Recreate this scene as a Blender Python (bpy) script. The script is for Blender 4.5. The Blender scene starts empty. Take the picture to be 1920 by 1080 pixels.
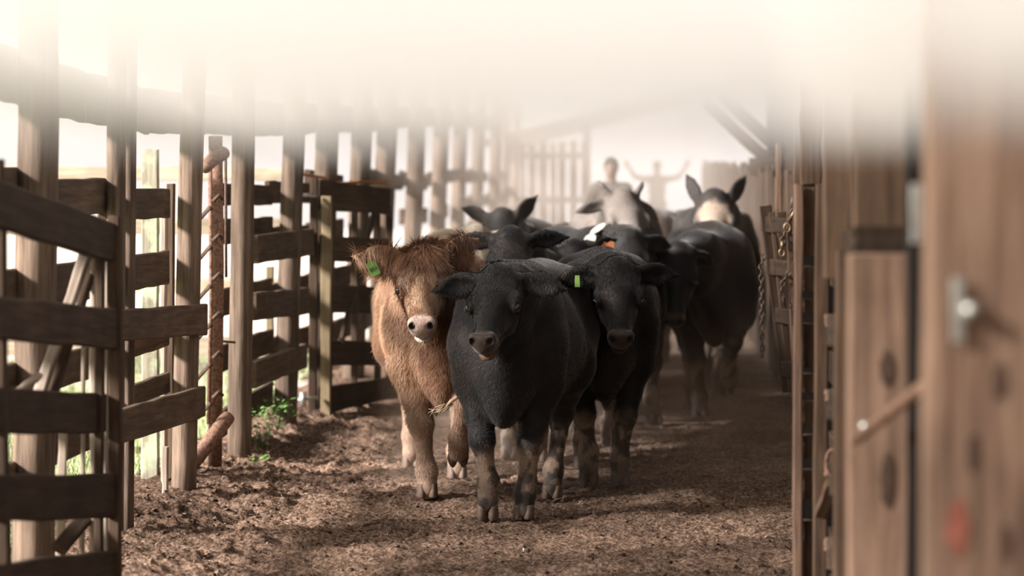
import bpy, bmesh, math, random
import numpy as np
from mathutils import Vector, Matrix, Quaternion

# ------------------------------------------------------------------ camera, world, sun, exposure
sc = bpy.context.scene
COL = sc.collection
VPX, VPY, FPX, CAMZ = 1200.0, 350.0, 4800.0, 1.54
cam_d = bpy.data.cameras.new('camera')
cam_d.lens = 90.0
cam_d.sensor_width = 36.0
cam_d.shift_x = (960.0 - VPX) / 1920.0
cam_d.shift_y = -(540.0 - VPY) / 1920.0
cam_d.clip_start = 0.1
cam_d.clip_end = 400.0
cam_d.dof.use_dof = True
cam_d.dof.focus_distance = 11.75
cam_d.dof.aperture_fstop = 2.1
cam = bpy.data.objects.new('camera', cam_d)
cam.location = (0, 0, CAMZ)
cam.rotation_euler = (math.pi / 2, 0, 0)
COL.objects.link(cam)
sc.camera = cam

world = bpy.data.worlds.new('world')
sc.world = world
world.use_nodes = True
bgn = world.node_tree.nodes['Background']
bgn.inputs[0].default_value = (1.0, 0.91, 0.865, 1)
bgn.inputs[1].default_value = 0.92

sun_d = bpy.data.lights.new('sun', 'SUN')
sun_d.energy = 11.4
sun_d.angle = math.radians(9.0)
sun_d.color = (1.0, 0.915, 0.87)
sun = bpy.data.objects.new('sun', sun_d)
sun.rotation_euler = Vector((0.80, 0.42, -0.46)).to_track_quat('-Z', 'Y').to_euler()
COL.objects.link(sun)

vs = sc.view_settings
vs.view_transform = 'Standard'
vs.look = 'None'
vs.exposure = 0.2
vs.gamma = 1.0
vs.use_curve_mapping = False
sc.cycles.max_bounces = 12
sc.cycles.diffuse_bounces = 3
sc.cycles.glossy_bounces = 2
sc.cycles.volume_bounces = 10
sc.cycles.transparent_max_bounces = 8
sc.cycles.use_denoising = True
sc.cycles.volume_step_rate = 1.0

rnd = random.Random(7)

# ------------------------------------------------------------------ helpers
def P(px, py, Y):
    """the point at distance Y that stands at this place of the 1920x1080 frame"""
    return Vector(((px - VPX) / FPX * Y, Y, CAMZ - (py - VPY) / FPX * Y))

def sm(x):
    x = np.clip(x, 0, 1)
    return x * x * (3 - 2 * x)

def _hash(i, j, k, seed):
    n = (i.astype(np.int64) * 374761393 + j.astype(np.int64) * 668265263 + k.astype(np.int64) * 2147483647 + seed * 974711) & 0xffffffff
    n = ((n ^ (n >> 13)) * 1274126177) & 0xffffffff
    n = n ^ (n >> 16)
    return (n & 0xffff) / 65535.0

def vnoise(p, seed=0):
    f = np.floor(p).astype(np.int64)
    t = p - f
    t = t * t * (3 - 2 * t)
    out = 0
    for dx in (0, 1):
        wx = t[..., 0] if dx else 1 - t[..., 0]
        for dy in (0, 1):
            wy = t[..., 1] if dy else 1 - t[..., 1]
            for dz in (0, 1):
                wz = t[..., 2] if dz else 1 - t[..., 2]
                out = out + wx * wy * wz * _hash(f[..., 0] + dx, f[..., 1] + dy, f[..., 2] + dz, seed)
    return out

def fbm(p, octaves=4, seed=0, gain=0.5):
    a, s, tot = 1.0, 0.0, 0.0
    for o in range(octaves):
        s = s + a * vnoise(p * (2.03 ** o), seed + o * 17)
        tot += a
        a *= gain
    return s / tot

def new_mesh(name, verts, faces, smooth=False):
    me = bpy.data.meshes.new(name)
    me.from_pydata([tuple(map(float, v)) for v in verts], [], faces)
    me.update()
    if smooth:
        me.polygons.foreach_set('use_smooth', [True] * len(me.polygons))
    return me

def fast_mesh(name, verts, faces, smooth=True):
    """verts (n,3), faces (m,k): arrays"""
    verts = np.asarray(verts, np.float32)
    faces = np.asarray(faces, np.int32)
    me = bpy.data.meshes.new(name)
    m, k = faces.shape
    me.vertices.add(len(verts))
    me.vertices.foreach_set('co', verts.ravel())
    me.loops.add(m * k)
    me.loops.foreach_set('vertex_index', faces.ravel())
    me.polygons.add(m)
    me.polygons.foreach_set('loop_start', np.arange(0, m * k, k, dtype=np.int32))
    me.polygons.foreach_set('use_smooth', np.full(m, smooth, dtype=bool))
    me.update(calc_edges=True)
    me.validate()
    return me

def link(name, me, mat=None, parent=None, loc=None, rot=None):
    o = bpy.data.objects.new(name, me)
    COL.objects.link(o)
    if mat is not None and me is not None:
        if len(me.materials) == 0:
            me.materials.append(mat)
    if parent is not None:
        o.parent = parent
    if loc is not None:
        o.location = loc
    if rot is not None:
        o.rotation_euler = rot
    return o

def tag(o, label=None, cat=None, group=None, kind=None):
    if label: o['label'] = label
    if cat: o['category'] = cat
    if group: o['group'] = group
    if kind: o['kind'] = kind
    return o

def thing(name, loc, label=None, cat=None, group=None, kind=None):
    o = bpy.data.objects.new(name, None)
    o.empty_display_size = 0.1
    o.location = loc
    COL.objects.link(o)
    return tag(o, label, cat, group, kind)

# ------------------------------------------------------------------ materials
def mat_new(name):
    m = bpy.data.materials.new(name)
    m.use_nodes = True
    nt = m.node_tree
    b = nt.nodes['Principled BSDF']
    return m, nt, b

def ramp(nt, fac, stops):
    r = nt.nodes.new('ShaderNodeValToRGB')
    e = r.color_ramp.elements
    while len(e) < len(stops):
        e.new(0.5)
    for el, (p, c) in zip(e, stops):
        el.position = p
        el.color = (*c, 1)
    nt.links.new(fac, r.inputs[0])
    return r.outputs[0]

def wood(name, dark, light, axis='X', rough=0.85, bump=0.35, moss=None):
    """weathered timber: grain along one local axis, each piece its own shade"""
    m, nt, b = mat_new(name)
    tc = nt.nodes.new('ShaderNodeTexCoord')
    oi = nt.nodes.new('ShaderNodeObjectInfo')
    add = nt.nodes.new('ShaderNodeVectorMath'); add.operation = 'ADD'
    mul = nt.nodes.new('ShaderNodeVectorMath'); mul.operation = 'SCALE'
    comb = nt.nodes.new('ShaderNodeCombineXYZ')
    for i in range(3):
        nt.links.new(oi.outputs['Random'], comb.inputs[i])
    nt.links.new(comb.outputs[0], mul.inputs[0]); mul.inputs['Scale'].default_value = 37.0
    nt.links.new(tc.outputs['Object'], add.inputs[0]); nt.links.new(mul.outputs[0], add.inputs[1])
    mp = nt.nodes.new('ShaderNodeMapping')
    s = {'X': (1.6, 26, 26), 'Z': (22, 22, 1.4)}[axis]
    mp.inputs['Scale'].default_value = s
    nt.links.new(add.outputs[0], mp.inputs['Vector'])
    n1 = nt.nodes.new('ShaderNodeTexNoise'); n1.inputs['Scale'].default_value = 1.6
    n1.inputs['Detail'].default_value = 7; n1.inputs['Roughness'].default_value = 0.62; n1.inputs['Distortion'].default_value = 0.4
    nt.links.new(mp.outputs[0], n1.inputs['Vector'])
    n2 = nt.nodes.new('ShaderNodeTexNoise'); n2.inputs['Scale'].default_value = 3.2; n2.inputs['Detail'].default_value = 4
    nt.links.new(add.outputs[0], n2.inputs['Vector'])
    c1 = ramp(nt, n1.outputs['Fac'], [(0.3, dark), (0.7, light)])
    hs = nt.nodes.new('ShaderNodeHueSaturation')
    nt.links.new(c1, hs.inputs['Color'])
    mr = nt.nodes.new('ShaderNodeMapRange'); mr.inputs['To Min'].default_value = 0.72; mr.inputs['To Max'].default_value = 1.22
    nt.links.new(oi.outputs['Random'], mr.inputs['Value'])
    mr2 = nt.nodes.new('ShaderNodeMapRange'); mr2.inputs['From Min'].default_value = 0.3; mr2.inputs['From Max'].default_value = 0.7
    mr2.inputs['To Min'].default_value = 0.75; mr2.inputs['To Max'].default_value = 1.2
    nt.links.new(n2.outputs['Fac'], mr2.inputs['Value'])
    mm = nt.nodes.new('ShaderNodeMath'); mm.operation = 'MULTIPLY'
    nt.links.new(mr.outputs[0], mm.inputs[0]); nt.links.new(mr2.outputs[0], mm.inputs[1])
    nt.links.new(mm.outputs[0], hs.inputs['Value'])
    col = hs.outputs[0]
    if moss:
        n3 = nt.nodes.new('ShaderNodeTexNoise'); n3.inputs['Scale'].default_value = 7.0; n3.inputs['Detail'].default_value = 6
        nt.links.new(add.outputs[0], n3.inputs['Vector'])
        f = ramp(nt, n3.outputs['Fac'], [(0.46, (0, 0, 0)), (0.58, (1, 1, 1))])
        mx = nt.nodes.new('ShaderNodeMixRGB')
        nt.links.new(f, mx.inputs['Fac']); nt.links.new(col, mx.inputs['Color1']); mx.inputs['Color2'].default_value = (*moss, 1)
        col = mx.outputs[0]
    nt.links.new(col, b.inputs['Base Color'])
    b.inputs['Roughness'].default_value = rough
    b.inputs['Specular IOR Level'].default_value = 0.25
    bp = nt.nodes.new('ShaderNodeBump'); bp.inputs['Strength'].default_value = bump; bp.inputs['Distance'].default_value = 0.01
    nt.links.new(n1.outputs['Fac'], bp.inputs['Height']); nt.links.new(bp.outputs[0], b.inputs['Normal'])
    return m

def plain(name, col, rough=0.6, metal=0.0, var=0.0, scale=20.0, spec=0.4):
    m, nt, b = mat_new(name)
    b.inputs['Roughness'].default_value = rough
    b.inputs['Metallic'].default_value = metal
    b.inputs['Specular IOR Level'].default_value = spec
    if var > 0:
        tc = nt.nodes.new('ShaderNodeTexCoord')
        n = nt.nodes.new('ShaderNodeTexNoise'); n.inputs['Scale'].default_value = scale; n.inputs['Detail'].default_value = 5
        nt.links.new(tc.outputs['Object'], n.inputs['Vector'])
        c = ramp(nt, n.outputs['Fac'], [(0.3, tuple(x * (1 - var) for x in col)), (0.7, tuple(min(1, x * (1 + var)) for x in col))])
        nt.links.new(c, b.inputs['Base Color'])
    else:
        b.inputs['Base Color'].default_value = (*col, 1)
    return m

M = {}
M['board'] = wood('weathered_board', (0.050, 0.033, 0.022), (0.150, 0.101, 0.068), 'X')
M['board_dark'] = wood('dark_board', (0.030, 0.019, 0.012), (0.085, 0.055, 0.036), 'X')
M['post'] = wood('weathered_post', (0.070, 0.048, 0.035), (0.255, 0.188, 0.138), 'Z', bump=0.8)
M['log'] = wood('pale_log', (0.30, 0.24, 0.17), (0.62, 0.52, 0.40), 'X')
M['pale_board'] = wood('pale_grey_board', (0.24, 0.19, 0.15), (0.50, 0.42, 0.34), 'X')
M['tan_board'] = wood('tan_board', (0.24, 0.18, 0.10), (0.42, 0.34, 0.21), 'X')
M['green_board'] = wood('green_painted_board', (0.25, 0.22, 0.16), (0.48, 0.46, 0.36), 'X', moss=(0.48, 0.58, 0.38))
M['near_plank'] = wood('worn_plank', (0.11, 0.066, 0.046), (0.34, 0.225, 0.160), 'X', bump=0.2)
M['right_board'] = wood('brown_board', (0.060, 0.036, 0.023), (0.185, 0.118, 0.077), 'X')
M['gap_shade'] = wood('gap_shade_board', (0.006, 0.005, 0.004), (0.018, 0.013, 0.010), 'X')  # near-black colour standing in for the shade in fence gaps
M['rust'] = plain('rusty_pipe', (0.22, 0.125, 0.085), 0.75, 0.0, 0.5, 60)
M['rust_dark'] = plain('dark_rusty_rod', (0.09, 0.055, 0.04), 0.7, 0.0, 0.4, 60)
M['steel'] = plain('galvanised_steel', (0.55, 0.55, 0.53), 0.4, 0.8, 0.2, 40)
M['chain'] = plain('worn_chain_metal', (0.16, 0.12, 0.09), 0.5, 0.6, 0.3, 60)
M['brass'] = plain('brass_clip_metal', (0.42, 0.30, 0.18), 0.4, 0.7, 0.2, 60)
M['rope'] = plain('orange_rope', (0.55, 0.25, 0.10), 0.9, 0.0, 0.3, 60)
M['roof'] = plain('roof_sheet', (0.22, 0.19, 0.165), 0.8, 0.0, 0.2, 3)

# ------------------------------------------------------------------ shape builders
def board(name, a, b, ha, hb, thick, mat, parent=None, wob=0.006, seg=8, n=None):
    """a plank from a to b (centres of its two ends), ha and hb high at the ends; edges a little uneven"""
    a = Vector(a); b = Vector(b)
    d = (b - a); L = d.length; d.normalize()
    up = Vector((0, 0, 1)) if abs(d.z) < 0.9 else Vector((0, 1, 0)) if n is None else Vector(n)
    if n is not None:
        y = Vector(n).normalized(); y = (y - d * y.dot(d)).normalized(); z = d.cross(y)
        if z.z < 0 and abs(d.z) < 0.9: z = -z; y = -y
    else:
        z = (up - d * up.dot(d)).normalized(); y = z.cross(d)
    vs_, fs = [], []
    t2 = thick / 2
    bev = min(0.006, thick * 0.2)
    for i in range(seg + 1):
        u = i / seg
        x = u * L - L / 2
        h = (ha * (1 - u) + hb * u) / 2
        e1 = h + (rnd.uniform(-wob, wob)); e0 = -h + (rnd.uniform(-wob, wob))
        w = rnd.uniform(-wob, wob) * 0.4
        for (yy, zz) in ((-t2, e0 + bev), (-t2, e1 - bev), (-t2 + bev, e1), (t2 - bev, e1), (t2, e1 - bev), (t2, e0 + bev), (t2 - bev, e0), (-t2 + bev, e0)):
            vs_.append((x + (rnd.uniform(-wob, wob) if i in (0, seg) else 0), yy + w, zz))
    for i in range(seg):
        for k in range(8):
            k2 = (k + 1) % 8
            fs.append((i * 8 + k, i * 8 + k2, (i + 1) * 8 + k2, (i + 1) * 8 + k))
    fs.append(tuple(range(7, -1, -1))); fs.append(tuple(range(seg * 8, seg * 8 + 8)))
    me = new_mesh(name, vs_, fs)
    bm = bmesh.new(); bm.from_mesh(me); bmesh.ops.recalc_face_normals(bm, faces=bm.faces); bm.to_mesh(me); bm.free()
    o = link(name, me, mat)
    mw = Matrix(((d.x, y.x, z.x, 0), (d.y, y.y, z.y, 0), (d.z, y.z, z.z, 0), (0, 0, 0, 1)))
    mw.translation = (a + b) / 2
    if parent is not None:
        o.parent = parent
        o.matrix_basis = Matrix.Translation(-Vector(parent.location)) @ mw
    else:
        o.matrix_basis = mw
    return o

def pboard(name, q, YL, YR, thick, mat, parent=None, wob=0.004):
    """a plank given by the corners it shows: q = (xl, top, bottom, xr, top, bottom), at distances YL and YR"""
    xl, tl, bl, xr, tr, br = q
    a0, a1 = P(xl, tl, YL), P(xl, bl, YL)
    b0, b1 = P(xr, tr, YR), P(xr, br, YR)
    return board(name, (a0 + a1) / 2, (b0 + b1) / 2, (a0 - a1).length, (b0 - b1).length, thick, mat, parent, wob)

def tube(name, pts, radii, mat, parent=None, sides=10, smooth=True, caps=True, rough=0.0):
    pts = [Vector(p) for p in pts]
    if not isinstance(radii, (list, tuple)):
        radii = [radii] * len(pts)
    verts, faces = [], []
    prev = None
    for i, p in enumerate(pts):
        t = (pts[min(i + 1, len(pts) - 1)] - pts[max(i - 1, 0)]).normalized()
        ref = prev if prev is not None else (Vector((1, 0, 0)) if abs(t.x) < 0.8 else Vector((0, 1, 0)))
        n = (ref - t * ref.dot(t)).normalized(); prev = n
        bb = t.cross(n)
        for k in range(sides):
            a = 2 * math.pi * k / sides
            r = radii[i] * (1 + (rnd.uniform(-rough, rough) if rough else 0))
            verts.append(p + (n * math.cos(a) + bb * math.sin(a)) * r)
    for i in range(len(pts) - 1):
        for k in range(sides):
            k2 = (k + 1) % sides
            faces.append((i * sides + k, i * sides + k2, (i + 1) * sides + k2, (i + 1) * sides + k))
    if caps:
        faces.append(tuple(range(sides - 1, -1, -1)))
        faces.append(tuple(range((len(pts) - 1) * sides, len(pts) * sides)))
    off = Vector(parent.location) if parent is not None else Vector((0, 0, 0))
    me = new_mesh(name, [v - off for v in verts], faces, smooth)
    return link(name, me, mat, parent)

def post(name, base, top, r, mat, parent=None, sides=16, seg=10):
    """a round pole, not quite straight, its grain along z"""
    base = Vector(base); top = Vector(top)
    n = seg
    pts = [base.lerp(top, i / n) + Vector((rnd.uniform(-1, 1), rnd.uniform(-1, 1), 0)) * r * 0.05 for i in range(n + 1)]
    fl = [1 + 0.06 * math.sin(k * 2.1 + rnd.random()) for k in range(sides)]
    verts, faces = [], []
    for i, p in enumerate(pts):
        rr = r * (1.06 - 0.1 * i / n)
        for k in range(sides):
            a = 2 * math.pi * k / sides
            q = rr * fl[k] * (1 + rnd.uniform(-0.012, 0.012))
            verts.append((p.x - base.x + math.cos(a) * q, p.y - base.y + math.sin(a) * q, p.z - base.z))
    for i in range(n):
        for k in range(sides):
            k2 = (k + 1) % sides
            faces.append((i * sides + k, i * sides + k2, (i + 1) * sides + k2, (i + 1) * sides + k))
    faces.append(tuple(range(sides - 1, -1, -1)))
    faces.append(tuple(range(n * sides, (n + 1) * sides)))
    me = new_mesh(name, verts, faces, True)
    off = Vector(parent.location) if parent is not None else Vector((0, 0, 0))
    return link(name, me, mat, parent, base - off)

# ------------------------------------------------------------------ the setting: dirt floor, grass, roof
def ground_z(X, Y):
    """height of the dirt floor"""
    X = np.asarray(X, float); Y = np.asarray(Y, float)
    p = np.stack([X, Y, np.zeros_like(X)], -1)
    z = 0.012 * (fbm(p * 2.2, 3, 3) - 0.5) * 2
    z = z + 0.26 * sm((Y - 18) / 34)                                   # the far end lies a little higher
    bank = np.exp(-((X + 2.28) / 0.30) ** 2)
    z = z + bank * (0.02 + 0.10 * fbm(p * 3.1, 3, 9)) * sm((Y - 7) / 3)
    return z

def fine_relief(X, Y):
    p = np.stack([X, Y, np.zeros_like(X)], -1)
    bank = 0.8 * np.exp(-((X + 2.0) / 0.55) ** 2)
    n1 = fbm(p * 9.0, 4, 21, 0.6) - 0.5
    n2 = fbm(p * 26.0, 3, 33, 0.6) - 0.5
    return n1 * (0.060 + 0.06 * bank) + np.abs(n2) * (0.045 + 0.03 * bank)

def ground_patch(name, x0, x1, y0, y1, step, mat):
    xs = np.arange(x0, x1 + step * 0.5, step); ys = np.arange(y0, y1 + step * 0.5, step)
    X, Y = np.meshgrid(xs, ys)
    Z = ground_z(X, Y) + fine_relief(X, Y) - 0.02
    v = np.stack([X, Y, Z], -1).reshape(-1, 3)
    nx, ny = len(xs), len(ys)
    i = (np.arange(ny - 1)[:, None] * nx + np.arange(nx - 1)[None]).ravel()
    f = np.stack([i, i + 1, i + nx + 1, i + nx], -1)
    return link(name, fast_mesh(name, v, f, True), mat)

def dirt_material():
    m, nt, b = mat_new('trodden_dirt')
    tc = nt.nodes.new('ShaderNodeTexCoord')
    n1 = nt.nodes.new('ShaderNodeTexNoise'); n1.inputs['Scale'].default_value = 1.1; n1.inputs['Detail'].default_value = 5
    n2 = nt.nodes.new('ShaderNodeTexNoise'); n2.inputs['Scale'].default_value = 55; n2.inputs['Detail'].default_value = 6; n2.inputs['Roughness'].default_value = 0.7
    n3 = nt.nodes.new('ShaderNodeTexNoise'); n3.inputs['Scale'].default_value = 9; n3.inputs['Detail'].default_value = 4
    for n in (n1, n2, n3):
        nt.links.new(tc.outputs['Object'], n.inputs['Vector'])
    a = ramp(nt, n2.outputs['Fac'], [(0.33, (0.050, 0.034, 0.025)), (0.48, (0.225, 0.155, 0.116)), (0.62, (0.54, 0.405, 0.315))])
    bb = ramp(nt, n1.outputs['Fac'], [(0.40, (0.62, 0.58, 0.55)), (0.60, (1.1, 1.05, 1.0))])
    cc = ramp(nt, n3.outputs['Fac'], [(0.35, (0.7, 0.68, 0.66)), (0.6, (1.0, 1.0, 1.0))])
    m1 = nt.nodes.new('ShaderNodeMixRGB'); m1.blend_type = 'MULTIPLY'; m1.inputs['Fac'].default_value = 1
    nt.links.new(a, m1.inputs['Color1']); nt.links.new(bb, m1.inputs['Color2'])
    m2 = nt.nodes.new('ShaderNodeMixRGB'); m2.blend_type = 'MULTIPLY'; m2.inputs['Fac'].default_value = 1
    nt.links.new(m1.outputs[0], m2.inputs['Color1']); nt.links.new(cc, m2.inputs['Color2'])
    nt.links.new(m2.outputs[0], b.inputs['Base Color'])
    b.inputs['Roughness'].default_value = 1.0
    b.inputs['Specular IOR Level'].default_value = 0.1
    bp = nt.nodes.new('ShaderNodeBump'); bp.inputs['Strength'].default_value = 1.0; bp.inputs['Distance'].default_value = 0.02
    nt.links.new(n2.outputs['Fac'], bp.inputs['Height']); nt.links.new(bp.outputs[0], b.inputs['Normal'])
    return m
M['dirt'] = dirt_material()
fl = ground_patch('floor', -2.72, 1.9, 8.4, 17.0, 0.016, M['dirt'])
tag(fl, 'brown trodden dirt floor of the cattle alley', kind='structure')
fl2 = ground_patch('dirt_patch', -2.72, 1.9, 16.76, 62.0, 0.08, M['dirt']); fl2.parent = fl
fl3 = ground_patch('dirt_patch', -2.72, 1.9, -6.0, 8.58, 0.06, M['dirt']); fl3.parent = fl

def grass_material():
    m, nt, b = mat_new('sunlit_grass')
    tc = nt.nodes.new('ShaderNodeTexCoord')
    n = nt.nodes.new('ShaderNodeTexNoise'); n.inputs['Scale'].default_value = 14; n.inputs['Detail'].default_value = 6
    nt.links.new(tc.outputs['Object'], n.inputs['Vector'])
    c = ramp(nt, n.outputs['Fac'], [(0.35, (0.22, 0.30, 0.11)), (0.62, (0.52, 0.57, 0.34))])
    nt.links.new(c, b.inputs['Base Color']); b.inputs['Roughness'].default_value = 1.0
    return m
M['grass'] = grass_material()
gr = link('grass_ground', new_mesh('grass_ground', [(-60, -10, 0.0), (-2.6, -10, 0.0), (-2.6, 19.5, 0.0), (-60, 19.5, 0.0)], [(0, 1, 2, 3)]), M['grass'])
tag(gr, 'bright sunlit grass outside the timber fence', kind='structure')
M['washed_out'] = plain('washed_out_ground', (0.72, 0.66, 0.57), 1.0, 0, 0.08, 2)  # whitish colour stands in for the overexposed look of ground outside
yd = link('washed_out_grass', new_mesh('washed_out_grass', [(-60, 19.5, 0.0), (-2.6, 19.5, 0.0), (-2.6, 90, 0.0), (-60, 90, 0.0)], [(0, 1, 2, 3)]), M['washed_out'])
tag(yd, 'distant grass outside, coloured pale as if washed out by sun', kind='structure')
gr2 = link('field_ground', new_mesh('field_ground', [(-2.6, 61.5, 0.25), (60, 61.5, 0.25), (60, 120, 0.25), (-2.6, 120, 0.25)], [(0, 1, 2, 3)]), M['washed_out'])
tag(gr2, 'pale ground beyond the far end of the shed', kind='structure')

def box(name, lo, hi, mat, parent=None):
    lo = Vector(lo); hi = Vector(hi)
    off = Vector(parent.location) if parent is not None else Vector((0, 0, 0))
    v = [(x, y, z) for x in (lo.x, hi.x) for y in (lo.y, hi.y) for z in (lo.z, hi.z)]
    c = (lo + hi) / 2
    me = new_mesh(name, [Vector(p) - c for p in v], [(0, 1, 3, 2), (4, 6, 7, 5), (0, 4, 5, 1), (2, 3, 7, 6), (0, 2, 6, 4), (1, 5, 7, 3)])
    return link(name, me, mat, parent, c - off)

def slab(name, pts, t, mat, parent=None):
    pts = [Vector(p) for p in pts]
    n = (pts[1] - pts[0]).cross(pts[2] - pts[0]).normalized() * t
    off = Vector(parent.location) if parent is not None else Vector((0, 0, 0))
    v = [p - off for p in pts] + [p + n - off for p in pts]
    k = len(pts)
    f = [tuple(range(k)), tuple(range(2 * k - 1, k - 1, -1))] + [(i, i + k, (i + 1) % k + k, (i + 1) % k) for i in range(k)]
    me = new_mesh(name, v, f)
    bm = bmesh.new(); bm.from_mesh(me); bmesh.ops.recalc_face_normals(bm, faces=bm.faces); bm.to_mesh(me); bm.free()
    return link(name, me, mat, parent)

roof = thing('roof', (0, 0, 4.6), 'high sheet roof of the cattle shed over the alley', kind='structure')
for i in range(25):                                     # roofing sheets, one by one
    y0 = -7 + i * 2.0
    slab('roof_sheet', [(-2.75, y0, 4.5), (2.6, y0, 5.2), (2.6, y0 + 1.985, 5.2), (-2.75, y0 + 1.985, 4.5)], 0.03, M['roof'], roof)
for i in range(14):
    board('rafter', (-2.7, -6 + i * 3.6, 4.4), (2.55, -6 + i * 3.6, 5.08), 0.14, 0.14, 0.06, M['board_dark'], roof, 0.004, 3)

wb = thing('light_block_wall', (0, -7, 0), 'unseen plank wall added behind the camera to block front light', kind='structure')
for i in range(27):  # added out of view, keeps sky light off the fronts of the cattle
    board('plank', (-2.65 + i * 0.2, -7, 0), (-2.65 + i * 0.2, -7, 4.52 + i * 0.026), 0.195, 0.195, 0.03, M['board_dark'], wb, 0.002, 2, n=(0, 1, 0))

eave = thing('trim_1', (-2.42, 8, 1.9), 'low weathered eave boards between the left posts', kind='structure')
ev = [(7.4, 1.90), (9.57, 1.87), (11.1, 1.82), (12.55, 1.80), (14.07, 1.83), (16.07, 1.86), (18, 1.90), (20, 1.97), (22, 2.0), (25, 2.1), (28, 2.2), (31, 2.27), (35, 2.36), (39, 2.42), (45, 2.5)]
for (ya, za), (yb, zb) in zip(ev[:-1], ev[1:]):
    board('eave_board', (-2.42, ya + 0.01, za + 0.11), (-2.42, yb - 0.01, zb + 0.11), 0.22, 0.22, 0.03, M['board'], eave)

# ------------------------------------------------------------------ the left fence: poles with rails inside and outside
XL = -2.25
lf = thing('timber_fence', (XL, 9.5, 0), 'long fence of round poles and wide weathered boards along the bright open side', 'fence')
pole_spec = [  # px at the top row, px at the bottom row, distance, radius
    (-160, -170, 8.0, 0.07),
    (72, 62, 9.57, 0.073), (219, 213, 11.1, 0.040), (244, 238, 11.25, 0.028), (361, 343, 12.55, 0.058), (457, 449, 14.07, 0.062), (552, 534, 16.07, 0.068),
    (615, 598, 18.0, 0.080), (680, 662, 20.0, 0.080), (727, 708, 22.0, 0.088), (783, 766, 25.0, 0.085), (829, 813, 28.0, 0.085), (865, 852, 31.0, 0.085),
    (900, 888, 35.0, 0.085), (931, 921, 39.0, 0.085), (948, 940, 42.0, 0.08), (968, 962, 45.5, 0.08)]
poles = []
for pt, pb, Y, r in pole_spec:
    ylow = VPY + FPX * CAMZ / Y
    b0 = P(pb, ylow, Y); t0 = P(pt, 200, Y)
    k = (3.05 - b0.z) / (t0.z - b0.z)
    t1 = b0 + (t0 - b0) * k
    b0 = b0 + (b0 - t0) * (0.12 / (t0.z - b0.z))
    poles.append(post('pole', b0, t1, r, M['post'], lf))
XO, XI = -2.335, -2.175
# rails outside the poles
for (ya, yb, zs) in [(7.6, 9.57, ((1.53, .15), (1.17, .15), (.80, .14), (.45, .14))),
                     (9.57, 11.1, ((1.49, .15), (1.15, .17), (.80, .14), (.50, .14))),
                     (11.1, 12.62, ((1.465, .145), (1.14, .165), (.81, .11), (.58, .10))),
                     (14.2, 16.15, ((1.50, .125), (1.275, .14), (.90, .15), (.58, .15), (.22, .15))),
                     (16.07, 18.1, ((1.50, .14), (1.20, .15), (.86, .15), (.5, .15)))]:
    for z, h in zs:
        board('board', (XO, ya + rnd.uniform(-.03, .03), z + rnd.uniform(-.015, .015)), (XO, yb + rnd.uniform(-.02, .03), z + rnd.uniform(-.015, .015)), h, h, 0.035, M['board'], lf, wob=0.004)
# rails inside the poles
for q, ya, yb, t in [((212, 581, 640, 382, 570, 628), 10.55, 12.70, 0.04), ((212, 772, 834, 378, 723, 781), 10.55, 12.70, 0.04),
                     ((477, 441, 494, 583, 428, 478), 14.40, 16.85, 0.05), ((473, 549, 601, 573, 540, 589), 14.35, 16.65, 0.05),
                     ((473, 678, 727, 569, 645, 690), 14.35, 16.55, 0.05)]:
    pboard('board', q, ya, yb, t, M['board'], lf)
far_y = [18, 20, 22, 25, 28, 31, 35, 39, 42, 45.5]
for ya, yb in zip(far_y[:-1], far_y[1:]):
    for z, h in ((1.60, .15), (1.22, .16), (.86, .15), (.48, .15)):
        if rnd.random() < 0.9:
            dz = 0.25 * max(0, (ya - 24)) / 20
            board('board', (XO if rnd.random() < .6 else XI, ya + rnd.uniform(-.1, .1), z + dz + rnd.uniform(-.05, .05)), (XO if rnd.random() < .6 else XI, yb + rnd.uniform(-.1, .1), z + dz + rnd.uniform(-.05, .05)), h, h, 0.04, M['board'], lf)

# upright planks that stand behind the rails
def upright(name, px0, px1, y0, y1, Y, t, mat, label, cat='plank', lean=0.0, group=None):
    a = P((px0 + px1) / 2 + lean, y0, Y); b = P((px0 + px1) / 2, y1, Y)
    w = (px1 - px0) / FPX * Y
    o = board(name, b, a, w, w, t, mat, None, 0.003, 8, n=(0, 1, 0))
    return tag(o, label, cat, group)
upright('painted_plank', 266, 297, 280, 940, 13.3, 0.05, M['green_board'], 'upright plank with flaking pale green paint behind the fence boards')
upright('grey_plank', 303, 313, 372, 925, 13.0, 0.07, M['pale_board'], 'narrow pale grey upright board beside the green painted plank')
upright('dark_plank', 314, 327, 345, 920, 13.12, 0.05, M['board'], 'narrow dark brown upright board beside the green painted plank')
upright('splintered_stake', 304, 316, 838, 985, 12.25, 0.03, M['pale_board'], 'short splintered stake driven into the dirt before a pole', 'stake')
upright('tan_plank', 499, 513, 500, 815, 16.7, 0.04, M['tan_board'], 'pale tan upright plank standing between the pole and the inner gate', 'plank')

# ------------------------------------------------------------------ the near gate
g1 = thing('plank_gate', (-1.92, 9.2, 0), 'dark plank gate standing closest to the camera, its boards sagging', 'gate')
YA, YB = 6.85, 9.2
for q in [(-120, 293, 394, 207, 420, 492), (-120, 541, 623, 212, 578, 656), (-120, 721, 814, 190, 738, 813), (-120, 891, 983, 207, 888, 970), (-120, 1070, 1160, 207, 1032, 1106)]:
    pboard('board', q, YA, YB, 0.035, M['board_dark'], g1)
def gstick(x0, y0, x1, y1, Y0, Y1, w, t, mat, g, n=(1, 0, 0), name='stile'):
    return board(name, P(x0, y0, Y0), P(x1, y1, Y1), w, w, t, mat, g, 0.003, 6, n=n)
gstick(216, 405, 216, 1135, 9.22, 9.22, 0.046, 0.05, M['board_dark'], g1, (0, 1, 0))
gstick(199, 420, 197, 1130, 9.32, 9.32, 0.022, 0.03, M['pale_board'], g1, (0, 1, 0))
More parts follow.
